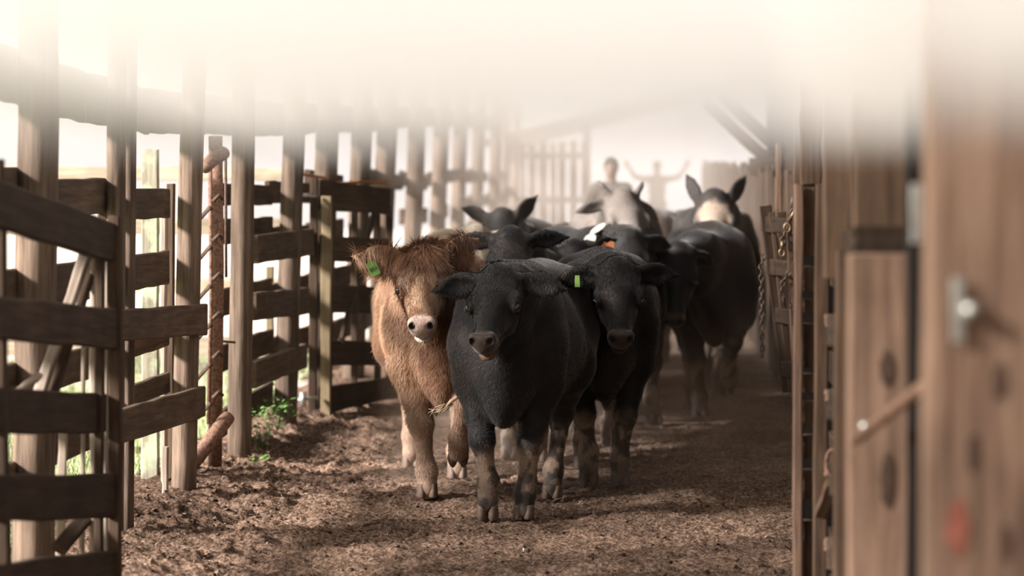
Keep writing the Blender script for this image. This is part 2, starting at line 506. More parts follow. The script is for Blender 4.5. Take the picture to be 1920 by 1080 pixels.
gstick(188, 430, 186, 1110, 9.05, 9.05, 0.030, 0.035, M['board_dark'], g1, (0, 1, 0))
gstick(176, 480, 174, 1060, 9.2, 9.2, 0.022, 0.035, M['pale_board'], g1, (0, 1, 0))
gstick(157, 600, 154, 1060, 9.3, 9.3, 0.016, 0.02, M['pale_board'], g1, (0, 1, 0))
gstick(118, 800, 112, 1060, 9.3, 9.3, 0.030, 0.02, M['pale_board'], g1, (0, 1, 0))
gstick(-8, 300, 4, 1180, 7.6, 7.6, 0.05, 0.05, M['board_dark'], g1, (0, 1, 0))
gstick(162, 470, 72, 745, 9.2, 8.7, 0.036, 0.04, M['pale_board'], g1, (0, 1, 0), 'brace')
gstick(178, 490, 92, 760, 9.25, 8.75, 0.034, 0.03, M['board_dark'], g1, (0, 1, 0), 'brace')
gstick(110, 1030, 185, 940, 9.0, 9.3, 0.06, 0.03, M['board_dark'], g1, (0, 1, 0), 'brace')
gstick(20, 742, 75, 705, 8.2, 8.5, 0.02, 0.02, M['pale_board'], g1, (0, 1, 0), 'brace')

gp = post('pole', (-1.93, 6.78, -0.1), (-1.95, 6.78, 3.0), 0.08, M['post'], g1)

# ------------------------------------------------------------------ the inner gate
g2 = thing('plank_gate', (-2.1, 17.0, 0), 'dark plank gate with a pale tan upright, behind the brown cow', 'gate')
for q in [(596, 336, 394, 728, 354, 402), (596, 441, 489, 724, 448, 492), (596, 530, 586, 722, 540, 588), (596, 637, 686, 726, 642, 685), (600, 725, 776, 742, 706, 746)]:
    pboard('board', q, 16.95, 18.4, 0.04, M['board_dark'], g2)
gstick(589, 333, 586, 776, 16.9, 16.9, 0.055, 0.05, M['board_dark'], g2, (0, 1, 0))
gstick(600, 340, 600, 770, 17.1, 17.1, 0.04, 0.04, M['board'], g2, (0, 1, 0))
gstick(613, 368, 610, 779, 16.85, 16.85, 0.068, 0.04, M['tan_board'], g2, (0, 1, 0), 'upright')
gstick(665, 350, 664, 745, 17.7, 17.7, 0.045, 0.04, M['board'], g2, (0, 1, 0))
gstick(706, 352, 708, 742, 18.35, 18.35, 0.05, 0.04, M['board'], g2, (0, 1, 0))
gstick(729, 354, 731, 748, 18.5, 18.5, 0.05, 0.05, M['board_dark'], g2, (0, 1, 0))
gstick(700, 402, 640, 640, 18.3, 17.3, 0.06, 0.03, M['board_dark'], g2, name='brace')
tube('hinge', [P(560, 750, 16.7), P(596, 745, 16.8)], 0.012, M['steel'], g2)
tube('hinge_pin', [P(568, 735, 16.7), P(568, 762, 16.7)], 0.022, M['steel'], g2)
tube('hinge', [P(566, 366, 16.7), P(592, 366, 16.8)], 0.012, M['steel'], g2)
rp = tube('orange_rope', [P(562 + 160 * u, 326 + 26 * u + (8 * math.sin(u * 5) if u > .3 else 0), 17.2 + 1.2 * u) for u in [i / 14 for i in range(15)]], 0.011, M['rope'])
tag(rp, 'faded orange rope lying along the top of the inner gate', 'rope')

# ------------------------------------------------------------------ the rusty pipe gate
pg = thing('pipe_gate', P(406, 870, 13.5), 'rusty pipe gate with bent wire mesh between two poles', 'gate')
tube('pipe', [P(404, 255, 13.5), P(407, 500, 13.5), P(403, 875, 13.5)], 0.037, M['rust'], pg, 14)
tube('rod', [P(394, 300, 13.4), P(396, 560, 13.4), P(391, 795, 13.4)], 0.011, M['rust'], pg, 8)
tube('pipe', [P(384, 313, 13.2), P(398, 300, 13.3), P(419, 287, 13.45)], 0.036, M['rust'], pg, 12)
tube('pipe', [P(352, 880, 13.2), P(395, 825, 13.3), P(427, 782, 13.45)], 0.040, M['rust'], pg, 12)
tube('rod', [P(423, 288, 13.6), P(424, 520, 13.6)], 0.008, M['rust_dark'], pg, 6)
for y in (388, 462, 535, 608, 682, 756):
    tube('wire', [P(370, y + 28, 13.35), P(394, y, 13.33), P(398, y + 5, 13.33)], 0.011, M['rust_dark'], pg, 6)
    tube('wire', [P(399, y - 10, 13.38), P(411, y - 22, 13.38), P(417, y - 14, 13.40)], 0.011, M['rust_dark'], pg, 6)
tube('bolt', [P(417, 640, 13.6), P(440, 642, 13.9)], 0.007, M['rust_dark'], pg, 6)

# ------------------------------------------------------------------ log rail fence outside in the sun
of = thing('log_fence', (-5, 21, 0), 'sunlit fence of pale round logs out on the grass', 'fence')
for z, r in ((1.66, .055), (1.22, .07), (.72, .06), (.22, .075)):
    for x0, x1 in ((-9.5, -5.9), (-5.9, -2.9)):
        o = board('log', (x0, 21, z), (x1, 21.02, z + rnd.uniform(-.03, .03)), r * 2, r * 1.9, r * 1.9, M['log'], of)
        bv = o.modifiers.new('round', 'BEVEL'); bv.width = r * 0.8; bv.segments = 3
for x in (-9.4, -7.6, -5.9, -4.3):
    post('log_post', (x, 21.2, -0.1), (x + .02, 21.2, 1.85), 0.085, M['post'], of)
fl_log = tube('fallen_log', [P(150, 858, 14.8), P(210, 855, 14.8), P(266, 854, 14.8)], [0.05, 0.052, 0.05], M['log'], None, 12)
tag(fl_log, 'pale log lying on the grass behind the painted plank', 'log')

# ------------------------------------------------------------------ slatted end wall and timbers far down the alley
sf = thing('slat_fence', (-1.6, 46, 0), 'hazy screen of upright slats closing the far left of the alley', 'fence')
x = -2.35
while x < -1.0:
    w = rnd.uniform(0.10, 0.17)
    board('slat', (x + w / 2, 46, 0.1), (x + w / 2 + rnd.uniform(-.01, .01), 46, 2.34 + rnd.uniform(-.06, .04)), w, w, 0.03, M['board'], sf, 0.006, 4, n=(0, 1, 0))
    x += w + rnd.uniform(0.02, 0.07)
for z in (0.5, 1.3, 2.1):
    board('rail', (-2.4, 46.08, z), (-0.95, 46.08, z), 0.1, 0.1, 0.05, M['board_dark'], sf)
post('pole', (-0.98, 46, 0.1), (-0.95, 46, 2.7), 0.07, M['post'], sf)

fr = thing('trim_2', (0, 50, 2.9), 'sloping roof edge over the far opening', kind='structure')
for i in range(4):
    slab('roof_sheet', [(-2.8, 44 + i * 2.6, 2.28), (2.2, 44 + i * 2.6, 3.62), (2.2, 46.58 + i * 2.6, 3.62), (-2.8, 46.58 + i * 2.6, 2.28)], 0.04, M['roof'], fr)

# ------------------------------------------------------------------ right side
wr = thing('wall_right', (1.75, 8, 0), 'tall dark plank wall behind the right hand fences', kind='structure')
y = -7.0
while y < 31:
    w = rnd.uniform(0.16, 0.24)
    board('plank', (1.75, y + w / 2, 0), (1.75 + rnd.uniform(-.01, .01), y + w / 2, 5.05), w, w, 0.03, M['board_dark'], wr, 0.002, 3, n=(1, 0, 0))
    y += w + 0.006
for z in (0.5, 1.6, 2.7):
    board('rail', (1.80, -7, z), (1.80, 31, z), 0.12, 0.12, 0.05, M['board_dark'], wr)

fw = thing('plank_wall', (1.15, 30, 0), 'hazy brown plank wall along the far side of the alley behind the running cattle', 'wall')
y = 16.6
while y < 45:
    w = rnd.uniform(0.2, 0.34)
    h = 1.66 + 0.012 * (y - 20) + rnd.uniform(-.08, .06)
    board('plank', (1.12 + rnd.uniform(-.015, .015), y + w / 2, 0.0), (1.12 + rnd.uniform(-.02, .02), y + w / 2, h), w, w, 0.03, M['board_dark'], fw, 0.006, 3, n=(1, 0, 0))
    y += w + rnd.choice((0.01, 0.015, 0.05, 0.01))
for z in (0.55, 1.3):
    board('rail', (1.18, 16.6, z), (1.18, 45, z), 0.12, 0.12, 0.05, M['board_dark'], fw)

kb = thing('roof_brace', (1.3, 24, 0), 'crossed diagonal roof timbers against the bright far opening', 'timber frame')
board('brace', P(1322, 192, 24), P(1446, 306, 24), 0.10, 0.12, 0.10, M['board_dark'], kb, 0.003, 6, n=(0, 1, 0))
board('brace', P(1352, 178, 25), P(1470, 290, 25), 0.11, 0.14, 0.10, M['board_dark'], kb, 0.003, 6, n=(0, 1, 0))
board('tie', P(1380, 245, 25), P(1436, 292, 24.6), 0.03, 0.03, 0.03, M['board_dark'], kb, 0.002, 3, n=(0, 1, 0))
board('upright', P(1462, 800, 24.3), P(1450, 40, 24.3), 0.16, 0.16, 0.12, M['board_dark'], kb, 0.003, 6, n=(0, 1, 0))
board('block', P(1405, 312, 24), P(1460, 312, 24), 0.16, 0.2, 0.12, M['board_dark'], kb, 0.003, 4, n=(0, 1, 0))

def vplank(name, x0, x1, y0, y1, Y, t, mat, parent, lean=0.0, wtop=None, n=(0, 1, 0)):
    w = (x1 - x0) / FPX * Y
    wt = w if wtop is None else wtop / FPX * Y
    return board(name, P((x0 + x1) / 2 - lean, y1, Y), P((x0 + x1) / 2, y0, Y), w, wt, t, mat, parent, 0.003, 8, n=n)

# leaning swing gate with chains
ge = thing('leaning_gate', (0.8, 15, 0.2), 'dark leaning gate of narrow uprights hung with chains', 'gate')
vplank('upright', 1424, 1446, 386, 735, 15.0, 0.05, M['board_dark'], ge, -43)
vplank('upright', 1441, 1452, 398, 735, 14.8, 0.04, M['right_board'], ge, -38)
vplank('upright', 1456, 1474, 398, 735, 15.3, 0.05, M['board_dark'], ge, -22)
vplank('upright', 1474, 1486, 400, 760, 14.2, 0.05, M['right_board'], ge, -12)
for yy in (420, 500, 590, 690):
    board('rail', P(1428 + (yy - 386) * .12, yy, 15.1), P(1492, yy + 6, 14.1), 0.09, 0.09, 0.03, M['board_dark'], ge, 0.003, 4, n=(1, 0.2, 0))
vplank('upright', 1488, 1500, 180, 420, 15.2, 0.05, M['right_board'], ge)
vplank('upright', 1454, 1466, 270, 395, 16.5, 0.05, M['right_board'], ge)

def chain_links(parent, pts, rl, rw, mat):
    """a row of oval links through these points"""
    pts = [Vector(p) for p in pts]
    dist = [0]
    for a, b in zip(pts[:-1], pts[1:]): dist.append(dist[-1] + (b - a).length)
    step = rl * 1.55
    n = max(2, int(dist[-1] / step))
    off = Vector(parent.location)
    for i in range(n):
        s = (i + .5) / n * dist[-1]
        k = max(j for j in range(len(pts) - 1) if dist[j] <= s)
        u = (s - dist[k]) / max(1e-6, dist[k + 1] - dist[k])
        c = pts[k].lerp(pts[k + 1], u); t = (pts[k + 1] - pts[k]).normalized()
        side = t.cross(Vector((0, 1, 0))).normalized() if i % 2 == 0 else t.cross(Vector((1, 0, 0))).normalized()
        loop = [c + t * math.cos(a) * rl + side * math.sin(a) * rw for a in [2 * math.pi * q / 10 for q in range(11)]]
        tube('link', loop, rl * 0.22, mat, parent, 5, True, False)

c1 = thing('chain', P(1428, 480, 14.7), 'thin chain hanging straight down from the leaning gate', 'chain')
chain_links(c1, [P(1433, 478, 14.75), P(1427, 500, 14.7), P(1430, 670, 14.7)], 0.021, 0.012, M['chain'])
c2 = thing('chain', P(1480, 390, 14.15), 'looped chain with brass clips hung on the top of the leaning gate', 'chain')
chain_links(c2, [P(1498, 365, 14.15), P(1486, 400, 14.15), P(1476, 420, 14.15), P(1468, 445, 14.15), P(1467, 460, 14.15)], 0.026, 0.015, M['chain'])
tube('clip', [P(1496, 388, 14.13), P(1478, 415, 14.13)], 0.010, M['brass'], c2, 8)
tube('clip_ring', [P(1476 + 6 * math.cos(a), 427 + 8 * math.sin(a), 14.13) for a in [q * .63 for q in range(11)]], 0.006, M['brass'], c2, 6, True, False)
tube('clip', [P(1467, 452, 14.13), P(1466, 468, 14.13)], 0.010, M['brass'], c2, 8)
tube('clip_ring', [P(1466 + 5 * math.cos(a), 474 + 7 * math.sin(a), 14.13) for a in [q * .63 for q in range(11)]], 0.006, M['brass'], c2, 6, True, False)
tube('shackle', [P(1483, 392, 14.16), P(1485, 370, 14.16), P(1489, 392, 14.16)], 0.007, M['steel'], c2, 6)
c3 = thing('chain', P(1470, 540, 14.16), 'short slack chain halfway down the leaning gate', 'chain')
chain_links(c3, [P(1482, 508, 14.16), P(1470, 524, 14.16), P(1464, 545, 14.16), P(1470, 570, 14.16)], 0.021, 0.012, M['chain'])

# the slotted gate end
gd = thing('slotted_gate', (0.55, 8.9, 0), 'brown gate end of two uprights with spacer blocks, beside the dirt floor', 'gate')
vplank('upright', 1490, 1507, 345, 1165, 8.9, 0.05, M['near_plank'], gd, 4)
vplank('upright', 1529, 1556, 345, 1165, 8.8, 0.06, M['right_board'], gd, 6)
for ya, yb in [(352, 480), (500, 545), (560, 585), (606, 690), (700, 735), (752, 800), (815, 858), (880, 935), (975, 1165)]:
    vplank('spacer_block', 1505, 1531, ya, yb, 8.95, 0.03, M['right_board'], gd, 0)
vplank('upright', 1500, 1540, 150, 350, 9.4, 0.06, M['right_board'], gd)
vplank('upright', 1546, 1578, 330, 1200, 9.6, 0.04, M['gap_shade'], gd)  # dark strip painted in for the shade of the gap
vplank('upright', 1500, 1535, 345, 1200, 9.3, 0.02, M['gap_shade'], gd)  # dark backing that paints the shade behind the slots
for yy in (470, 620, 760, 900, 1040):
    board('rail', P(1545, yy, 9.3), P(1610, yy - 4, 7.0), 0.11, 0.11, 0.03, M['board_dark'], gd, 0.003, 4, n=(1, 0, 0))
    vplank('spacer_block', 1546, 1562, yy - 30, yy - 8, 8.6, 0.03, M['near_plank'], gd)
gstick(1563, 905, 1540, 965, 8.5, 8.7, 0.05, 0.03, M['right_board'], gd, (0, 1, 0), 'brace')
tube('ring', [P(1562 + 13 * math.cos(a), 868 + 25 * math.sin(a), 8.4) for a in [2 * math.pi * q / 18 for q in range(19)]], 0.006, M['rust'], gd, 6, True, False)

# the near fence, out of focus
nf = thing('timber_fence', (0.6, 5.5, 0), 'blurred heavy plank fence filling the right edge closest to the camera', 'fence')
vplank('upright', 1735, 1945, -300, 1900, 4.05, 0.07, M['near_plank'], nf, 8)
vplank('upright', 1592, 1708, 478, 1500, 5.6, 0.07, M['near_plank'], nf, 6)
vplank('upright', 1566, 1594, 470, 1300, 7.3, 0.05, M['right_board'], nf, 6)
vplank('upright', 1600, 1700, -150, 560, 6.1, 0.06, M['right_board'], nf)
vplank('upright', 1545, 1600, -60, 520, 7.6, 0.06, M['right_board'], nf)
vplank('upright', 1700, 1742, -200, 1600, 5.3, 0.05, M['gap_shade'], nf)  # near-black strip in place of the deep shade between the planks
vplank('upright', 1596, 1708, 425, 500, 5.75, 0.04, M['board_dark'], nf)
for z in (0.2, 0.55, 0.9, 1.25, 1.6, 1.95):
    board('rail', (0.70, 3.4, z), (0.70, 9.3, z + .02), 0.17, 0.17, 0.04, M['board_dark'], nf, 0.004, 6)
board('hinge_strap', P(1720, 455, 4.6), P(1720, 345, 4.6), 0.022, 0.022, 0.01, M['steel'], nf, 0.001, 3, n=(0, 1, 0))
tube('bolt', [P(1820, 582, 3.98), P(1820, 582, 4.05)], 0.014, M['steel'], nf, 12)
board('hinge_strap', P(1797, 640, 4.0), P(1795, 520, 4.0), 0.018, 0.018, 0.008, M['steel'], nf, 0.001, 3, n=(0, 1, 0))
tube('bar', [P(1605, 825, 5.45), P(1735, 720, 4.9)], 0.012, M['rust'], nf, 8)
tube('bolt', [P(1622, 800, 5.4), P(1622, 800, 5.5)], 0.012, M['steel'], nf, 10)
M['red_paint'] = plain('red_paint_mark', (0.30, 0.105, 0.072), 0.9, 0, 0.3, 30)
def blotch(name, px, py, w, h, Y, mat, parent):
    v = [P(px, py, Y)]
    n = 18
    for i in range(n):
        a = 2 * math.pi * i / n
        q = 0.75 + 0.25 * rnd.random()
        v.append(P(px + math.cos(a) * w * q, py + math.sin(a) * h * q, Y))
    off = Vector(parent.location)
    me = new_mesh(name, [p - off for p in v], [(0, 1 + i, 1 + (i + 1) % n) for i in range(n)])
    return link(name, me, mat, parent)
blotch('paint_mark', 1795, 990, 26, 62, 4.012, M['red_paint'], nf)
M['knot'] = plain('dark_knot', (0.085, 0.052, 0.037), 0.9, 0, 0.3, 30)
for px, py, w, h, Y in [(1875, 715, 16, 44, 4.012), (1825, 850, 12, 40, 4.012), (1885, 1020, 12, 40, 4.012), (1663, 690, 14, 40, 5.56), (1663, 900, 14, 60, 5.56)]:
    blotch('knot', px, py, w, h, Y, M['knot'], nf)

# ------------------------------------------------------------------ living bodies: one smooth surface grown from a blended skeleton
class Field:
    """a signed distance grid; shapes are blended into it, then its zero surface is meshed"""
    def __init__(self, lo, hi, h):
        self.h = h
        self.lo = np.array(lo, np.float32)
        self.n = np.ceil((np.array(hi) - self.lo) / h).astype(int) + 1
        self.D = np.full(self.n, 0.5, np.float32)

    def _box(self, lo, hi, k):
        m = k + 4 * self.h
        a = np.clip(np.floor((np.array(lo) - m - self.lo) / self.h).astype(int), 0, self.n)
        b = np.clip(np.ceil((np.array(hi) + m - self.lo) / self.h).astype(int) + 1, 0, self.n)
        if np.any(b <= a): return None
        ax = [self.lo[i] + self.h * np.arange(a[i], b[i], dtype=np.float32) for i in range(3)]
        g = np.stack(np.meshgrid(*ax, indexing='ij'), -1)
        return tuple(slice(a[i], b[i]) for i in range(3)), g

    def _put(self, sl, d, k, sub):
        o = self.D[sl]
        if sub:
            d = -d
            h = np.clip(0.5 - 0.5 * (d - o) / k, 0, 1) if k > 0 else (d < o).astype(np.float32)
            self.D[sl] = d * (1 - h) + o * h + k * h * (1 - h)
            return
        h = np.clip(0.5 + 0.5 * (d - o) / k, 0, 1)
        self.D[sl] = d * (1 - h) + o * h - k * h * (1 - h)

    def ell(self, c, r, R=None, k=0.05, sub=False):
        c = np.array(c, np.float32); r = np.array(r, np.float32)
        R = np.eye(3) if R is None else np.array(R)
        ext = np.sqrt(((R * r[None, :]) ** 2).sum(1))
        bx = self._box(c - ext, c + ext, k)
        if bx is None: return
        sl, g = bx
        q = (g - c) @ R.astype(np.float32)
        a = np.sqrt(((q / r) ** 2).sum(-1)) + 1e-6
        b = np.sqrt(((q / (r * r)) ** 2).sum(-1)) + 1e-6
        self._put(sl, (a * (a - 1) / b).astype(np.float32), k, sub)

    def cone(self, a, b, ra, rb, k=0.04, sub=False):
        a = np.array(a, np.float32); b = np.array(b, np.float32)
        m = max(ra, rb)
        bx = self._box(np.minimum(a, b) - m, np.maximum(a, b) + m, k)
        if bx is None: return
        sl, g = bx
        ab = b - a
        t = np.clip(((g - a) @ ab) / max(1e-9, float(ab @ ab)), 0, 1)
        d = np.sqrt(((g - a - t[..., None] * ab) ** 2).sum(-1)) - (ra + (rb - ra) * t)
        self._put(sl, d.astype(np.float32), k, sub)

    def chain(self, pts, rs, k=0.04):
        for a, b, ra, rb in zip(pts[:-1], pts[1:], rs[:-1], rs[1:]):
            self.cone(a, b, ra, rb, k)

    def mesh(self, smooth=3):
        D, h = self.D, self.h
        ins = D < 0
        c = np.zeros(np.array(D.shape) - 1, np.int8)
        for i in (0, 1):
            for j in (0, 1):
                for k in (0, 1):
                    c += ins[i:i + c.shape[0], j:j + c.shape[1], k:k + c.shape[2]]
        act = (c > 0) & (c < 8)
        idx = np.argwhere(act)
        num = np.full(act.shape, -1, np.int64)
        num[act] = np.arange(len(idx))
        acc = np.zeros((len(idx), 3)); cnt = np.zeros(len(idx))
        for ax in range(3):
            o1, o2 = [q for q in range(3) if q != ax]
            for u in (0, 1):
                for v in (0, 1):
                    p0 = idx.copy(); p0[:, o1] += u; p0[:, o2] += v
                    p1 = p0.copy(); p1[:, ax] += 1
                    d0 = D[p0[:, 0], p0[:, 1], p0[:, 2]]; d1 = D[p1[:, 0], p1[:, 1], p1[:, 2]]
                    cr = (d0 < 0) != (d1 < 0)
                    t = np.where(cr, d0 / np.where(cr, d0 - d1, 1), 0)
                    loc = np.zeros((len(idx), 3)); loc[:, o1] = u; loc[:, o2] = v; loc[:, ax] = t
                    acc[cr] += loc[cr]; cnt[cr] += 1
        V = (idx + acc / np.maximum(cnt, 1)[:, None]) * h + self.lo
        F = []
        for ax in range(3):
            o1, o2 = (ax + 1) % 3, (ax + 2) % 3
            s0 = [slice(None)] * 3; s1 = [slice(None)] * 3
            s0[ax] = slice(0, -1); s1[ax] = slice(1, None)
            a, b = ins[tuple(s0)], ins[tuple(s1)]
            e = np.argwhere(a != b)
            ok = (e[:, o1] > 0) & (e[:, o2] > 0) & (e[:, o1] < act.shape[o1]) & (e[:, o2] < act.shape[o2])
            e = e[ok]
            sg = a[e[:, 0], e[:, 1], e[:, 2]]
            def cell(du, dv):
                q = e.copy(); q[:, o1] -= du; q[:, o2] -= dv
                return num[q[:, 0], q[:, 1], q[:, 2]]
            q = np.stack([cell(1, 1), cell(0, 1), cell(0, 0), cell(1, 0)], -1)
            q[~sg] = q[~sg][:, ::-1]
            F.append(q)
        F = np.concatenate(F)
        F = F[(F >= 0).all(1)]
        for _ in range(smooth):
            s = np.zeros_like(V); n = np.zeros(len(V))
            for i in range(4):
                a, b = F[:, i], F[:, (i + 1) % 4]
                for ax in range(3):
                    s[:, ax] += np.bincount(a, V[b, ax], len(V)) + np.bincount(b, V[a, ax], len(V))
                n += np.bincount(a, minlength=len(V)) + np.bincount(b, minlength=len(V))
            V = V * 0.5 + 0.5 * s / np.maximum(n, 1)[:, None]
        return V, F

def vnormals(V, F):
    n = np.cross(V[F[:, 2]] - V[F[:, 0]], V[F[:, 3]] - V[F[:, 1]])
    N = np.zeros_like(V)
    for i in range(4):
        for ax in range(3):
            N[:, ax] += np.bincount(F[:, i], n[:, ax], len(V))
    return N / (np.linalg.norm(N, axis=1)[:, None] + 1e-9)

def set_colors(me, rgb):
    at = me.color_attributes.new('coat', 'FLOAT_COLOR', 'POINT')
    c = np.ones((len(rgb), 4), np.float32); c[:, :3] = rgb
    at.data.foreach_set('color', c.ravel())

def coat_material(name, rough=0.65, sheen=0.3, fine=0.25, bump=0.25):
    m, nt, b = mat_new(name)
    at = nt.nodes.new('ShaderNodeAttribute'); at.attribute_name = 'coat'
    tc = nt.nodes.new('ShaderNodeTexCoord')
    mp = nt.nodes.new('ShaderNodeMapping'); mp.inputs['Scale'].default_value = (30, 90, 34)
    nt.links.new(tc.outputs['Object'], mp.inputs['Vector'])
    n = nt.nodes.new('ShaderNodeTexNoise'); n.inputs['Scale'].default_value = 1.6; n.inputs['Detail'].default_value = 5; n.inputs['Distortion'].default_value = 0.8
    nt.links.new(mp.outputs[0], n.inputs['Vector'])
    mr = nt.nodes.new('ShaderNodeMapRange'); mr.inputs['From Min'].default_value = 0.3; mr.inputs['From Max'].default_value = 0.7
    mr.inputs['To Min'].default_value = 1 - fine; mr.inputs['To Max'].default_value = 1 + fine
    nt.links.new(n.outputs['Fac'], mr.inputs['Value'])
    mx = nt.nodes.new('ShaderNodeVectorMath'); mx.operation = 'SCALE'
    nt.links.new(at.outputs['Color'], mx.inputs[0]); nt.links.new(mr.outputs[0], mx.inputs['Scale'])
    nt.links.new(mx.outputs[0], b.inputs['Base Color'])
    b.inputs['Roughness'].default_value = rough
    b.inputs['Specular IOR Level'].default_value = 0.22
    b.inputs['Sheen Weight'].default_value = sheen
    b.inputs['Sheen Roughness'].default_value = 0.4
    bp = nt.nodes.new('ShaderNodeBump'); bp.inputs['Strength'].default_value = bump; bp.inputs['Distance'].default_value = 0.01
    nt.links.new(n.outputs['Fac'], bp.inputs['Height']); nt.links.new(bp.outputs[0], b.inputs['Normal'])
    return m
M['coat'] = coat_material('cattle_coat', 0.6, 0.22)
M['fur'] = coat_material('cattle_fur', 0.55, 0.12, 0.1, 0.0)
M['eye'] = plain('dark_wet_eye', (0.006, 0.005, 0.005), 0.06, 0, 0, 1, 0.8)
M['hoof'] = plain('muddy_hoof', (0.15, 0.105, 0.078), 0.7, 0, 0.35, 30)
M['hoof_dark'] = plain('dark_hoof', (0.075, 0.055, 0.045), 0.7, 0, 0.35, 30)
M['horn'] = plain('dark_horn', (0.05, 0.04, 0.035), 0.5, 0, 0.3, 30)

def rot_yp(yaw, pitch, roll=0.0):
    """local frame of a head: x towards the muzzle, pitched below the horizontal, turned to its left by yaw"""
    cy, sy, cp, sp = math.cos(yaw), math.sin(yaw), math.cos(pitch), math.sin(pitch)
    Rz = np.array([[cy, -sy, 0], [sy, cy, 0], [0, 0, 1]])
    Ry = np.array([[cp, 0, sp], [0, 1, 0], [-sp, 0, cp]])
    cr, sr = math.cos(roll), math.sin(roll)
    Rx = np.array([[1, 0, 0], [0, cr, -sr], [0, sr, cr]])
    return Rz @ Ry @ Rx

LEG = {
    # front legs: shoulder, elbow, knee, fetlock, toe   (x forward, z up; y is added)
    'f_stand': [(.25, .80), (.19, .62), (.24, .345), (.235, .115), (.265, .035)],
    'f_back':  [(.25, .80), (.15, .62), (.10, .35), (-.02, .135), (-.02, .045)],
    'f_reach': [(.27, .80), (.25, .64), (.38, .375), (.40, .165), (.435, .075)],
    'f_land':  [(.27, .80), (.25, .64), (.36, .375), (.335, .175), (.355, .085)],
    'f_lift':  [(.27, .80), (.26, .62), (.46, .47), (.33, .285), (.245, .215)],
    'f_fold':  [(.27, .80), (.27, .62), (.50, .50), (.34, .36), (.24, .33)],
    # hind legs: hip, stifle, hock, fetlock, toe
    'h_stand': [(-.82, .86), (-.66, .66), (-.93, .44), (-.90, .125), (-.865, .04)],
    'h_fwd':   [(-.80, .86), (-.56, .65), (-.68, .41), (-.56, .135), (-.52, .04)],
    'h_back':  [(-.84, .86), (-.76, .66), (-1.08, .47), (-1.14, .16), (-1.13, .06)],
    'h_lift':  [(-.80, .86), (-.56, .66), (-.80, .50), (-.74, .22), (-.69, .15)],
}
LEG_R = {'f': (.125, .098, .056, .044, .047), 'h': (.17, .135, .056, .042, .047)}

def claw_mesh(mat):
    """a cloven hoof: two claws, toe towards +x, coronet at the origin, sole at z = -0.06"""
    verts, faces = [], []
    n = 12
    for s in (-1, 1):
        base = len(verts)
        rings = [(0.012, 0.030, 0.025, 0.012), (-0.022, 0.039, 0.028, 0.018), (-0.052, 0.047, 0.030, 0.026), (-0.060, 0.043, 0.027, 0.026)]
        for z, rx, ry, dx in rings:
            for k in range(n):
                a = 2 * math.pi * k / n
                x = math.cos(a) * rx * (1.15 if math.cos(a) > 0 else 0.8) + dx
                y = math.sin(a) * ry
                y *= (1 - 0.25 * max(0, math.cos(a)))
                verts.append((x, y + s * 0.029, z))
        for i in range(len(rings) - 1):
            for k in range(n):
                k2 = (k + 1) % n
                faces.append((base + i * n + k, base + (i + 1) * n + k, base + (i + 1) * n + k2, base + i * n + k2))
        faces.append(tuple(base + 3 * n + k for k in range(n - 1, -1, -1)))
        faces.append(tuple(base + k for k in range(n)))
    me = new_mesh('hoof', verts, faces, True)
    me.materials.append(mat)
    return me
HOOF = {False: claw_mesh(M['hoof']), True: claw_mesh(M['hoof_dark'])}
def sphere_mesh(name, r, mat, seg=16):
    bm = bmesh.new(); bmesh.ops.create_uvsphere(bm, u_segments=seg, v_segments=seg // 2, radius=r)
    me = bpy.data.meshes.new(name); bm.to_mesh(me); bm.free()
    me.polygons.foreach_set('use_smooth', [True] * len(me.polygons))
    me.materials.append(mat)
    return me
EYE = sphere_mesh('eye', 0.021, M['eye'])
M['sclera'] = plain('pale_eye_rim', (0.20, 0.165, 0.14), 0.2, 0, 0.2, 60, 0.6)
EYE.materials.append(M['sclera'])
for pl in EYE.polygons:
    c_ = pl.center
    if 0.55 * c_.x + 0.8 * abs(c_.y) < 0.0095: pl.material_index = 1

# ------------------------------------------------------------------ cattle
HEADR = lambda ys: [(x, y * s, z) for s in (-1, 1) for x, y, z in ys]

def mixc(c, col, w):
    return c * (1 - w[:, None]) + np.array(col)[None] * w[:, None]

